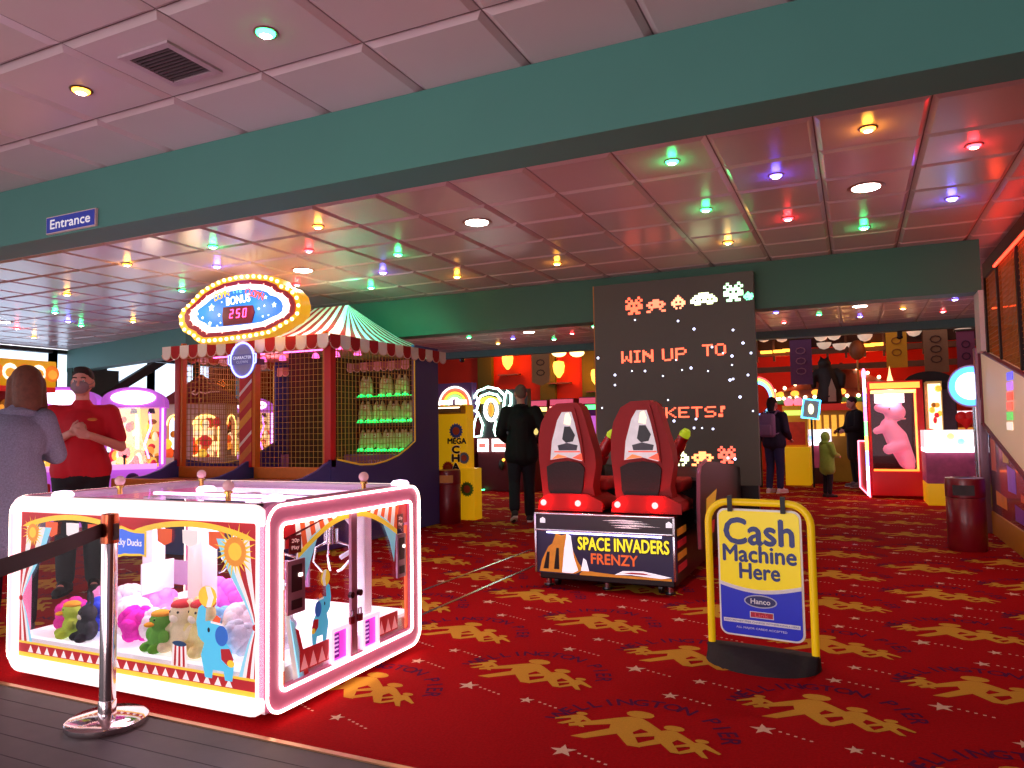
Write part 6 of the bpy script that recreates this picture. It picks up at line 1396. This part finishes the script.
# ---- woman with the rucksack
J, k = joints(1.70, anL=(.1, .05, .09), elL=(.25, .02, 1.15), elR=(-.25, .02, 1.15), wrL=(.24, -.1, .93), wrR=(-.2, -.22, 1.0), yaw=-.3)
r = thing('person', 'woman in a navy jacket and jeans wearing a mauve rucksack', 'person', (-1.33, 14.05, 0), 2.75)
f = body(r, J, skin, .010, k=k)
nv = mat((34, 26, 58), .85, noise=.15)
jk = top(r, 'navy_jacket', J, nv, .014, k, 'long', (0, 0, .92*k), 1.12, 1.12); b = B(); b.tube([V(J['neck'])+V((.08*math.cos(t), .03+.09*math.sin(t), -.01)) for t in [2*PI*i/18 for i in range(18)]], .034, nv, 8, True); b.build('hood', jk, world=False)
trousers(r, J, mat((44, 42, 92), .85, noise=.15), .014, k); shoes(r, J, mat((235, 205, 215), .6), mat((250, 240, 245), .5), k)
b = B(); hd_ = mat((36, 20, 26), .8, noise=.3, nscale=50); b.sph(f(0, .03, .036), V((.088, .102, .096))*k, hd_, 16, 10); cap(b, f(0, .06, 0), .08*k, f(0, .07, -.13), .06*k, hd_); fuse(b, 'hair', r, .012, 2)
rk = thing('rucksack', 'mauve rucksack worn on the back of the woman in the navy jacket', 'bag', (-1.33, 14.05, 0), 2.75); rkm = mat((134, 104, 150), .8, noise=.1)
b = B(); b.box(-.14, .14, .155, .29, 1.0, 1.42, rkm, bev=.05); b.build('pack', rk, world=False); b = B(); b.box(-.11, .11, .28, .33, 1.03, 1.22, rkm, bev=.02); b.build('front_pocket', rk, world=False)
for s in (-1, 1): b = B(); b.tube([(s*.11, .17, 1.40), (s*.12, .06, 1.475), (s*.125, -.08, 1.42), (s*.135, -.16, 1.3), (s*.15, -.06, 1.1), (s*.12, .16, 1.05)], .014, rkm, 6); b.build('shoulder_strap', rk, world=False)
b = B(); b.tube([(-.03, .2, 1.41), (-.02, .2, 1.45), (.02, .2, 1.45), (.03, .2, 1.41)], .008, rkm, 6); b.build('top_handle', rk, world=False)
# ---- child in the green coat
J, k = joints(1.08, elL=(.24, -.06, 1.16), elR=(-.24, -.06, 1.16), wrL=(.15, -.26, 1.14), wrR=(-.15, -.26, 1.12), head=(0, -.01, 1.60), curl=.6)
r = thing('person', 'small child in a lime green hooded coat and dark trousers', 'person', (-.45, 13.5, 0), 2.2)
f = body(r, J, skin, .010, k=k)
gr_ = mat((140, 165, 62), .85, noise=.15); ct = top(r, 'green_coat', J, gr_, .012, k, 'long', (0, 0, .46), 1.28, 1.25)
b = B(); b.sph(f(0, .035, .03), V((.125, .125, .15))*k, gr_, 16, 10); b.sph(f(0, .06, -.12), V((.12, .1, .08))*k, gr_, 14, 8); fuse(b, 'hood', ct, .012, 3)
trousers(r, J, mat((26, 16, 28), .85), .012, k); shoes(r, J, mat((50, 30, 36), .6), mat((30, 20, 24), .6), k)
# ---- person in the dark coat at the cabinet
J, k = joints(1.72, elL=(.25, -.06, 1.15), elR=(-.25, -.06, 1.15), wrL=(.17, -.28, 1.1), wrR=(-.17, -.28, 1.1), head=(0, -.05, 1.64), pitch=.3, curl=.6)
r = thing('person', 'person in a long dark coat facing the machines beyond the child', 'person', (-.0, 15.65, 0), -1.15)
f = body(r, J, skin, .010, k=k); dkc_ = mat((20, 10, 18), .85)
top(r, 'dark_coat', J, dkc_, .014, k, 'long', (0, .01, .60), 1.15, 1.12); trousers(r, J, mat((22, 14, 24), .85), .014, k); shoes(r, J, mat((120, 100, 110), .6), mat((190, 180, 190), .6), k)
b = B(); hd2 = mat((60, 24, 50), .8, noise=.3); b.sph(f(0, .025, .042), V((.082, .096, .088))*k, hd2, 16, 10); fuse(b, 'hair', r, .012, 2)
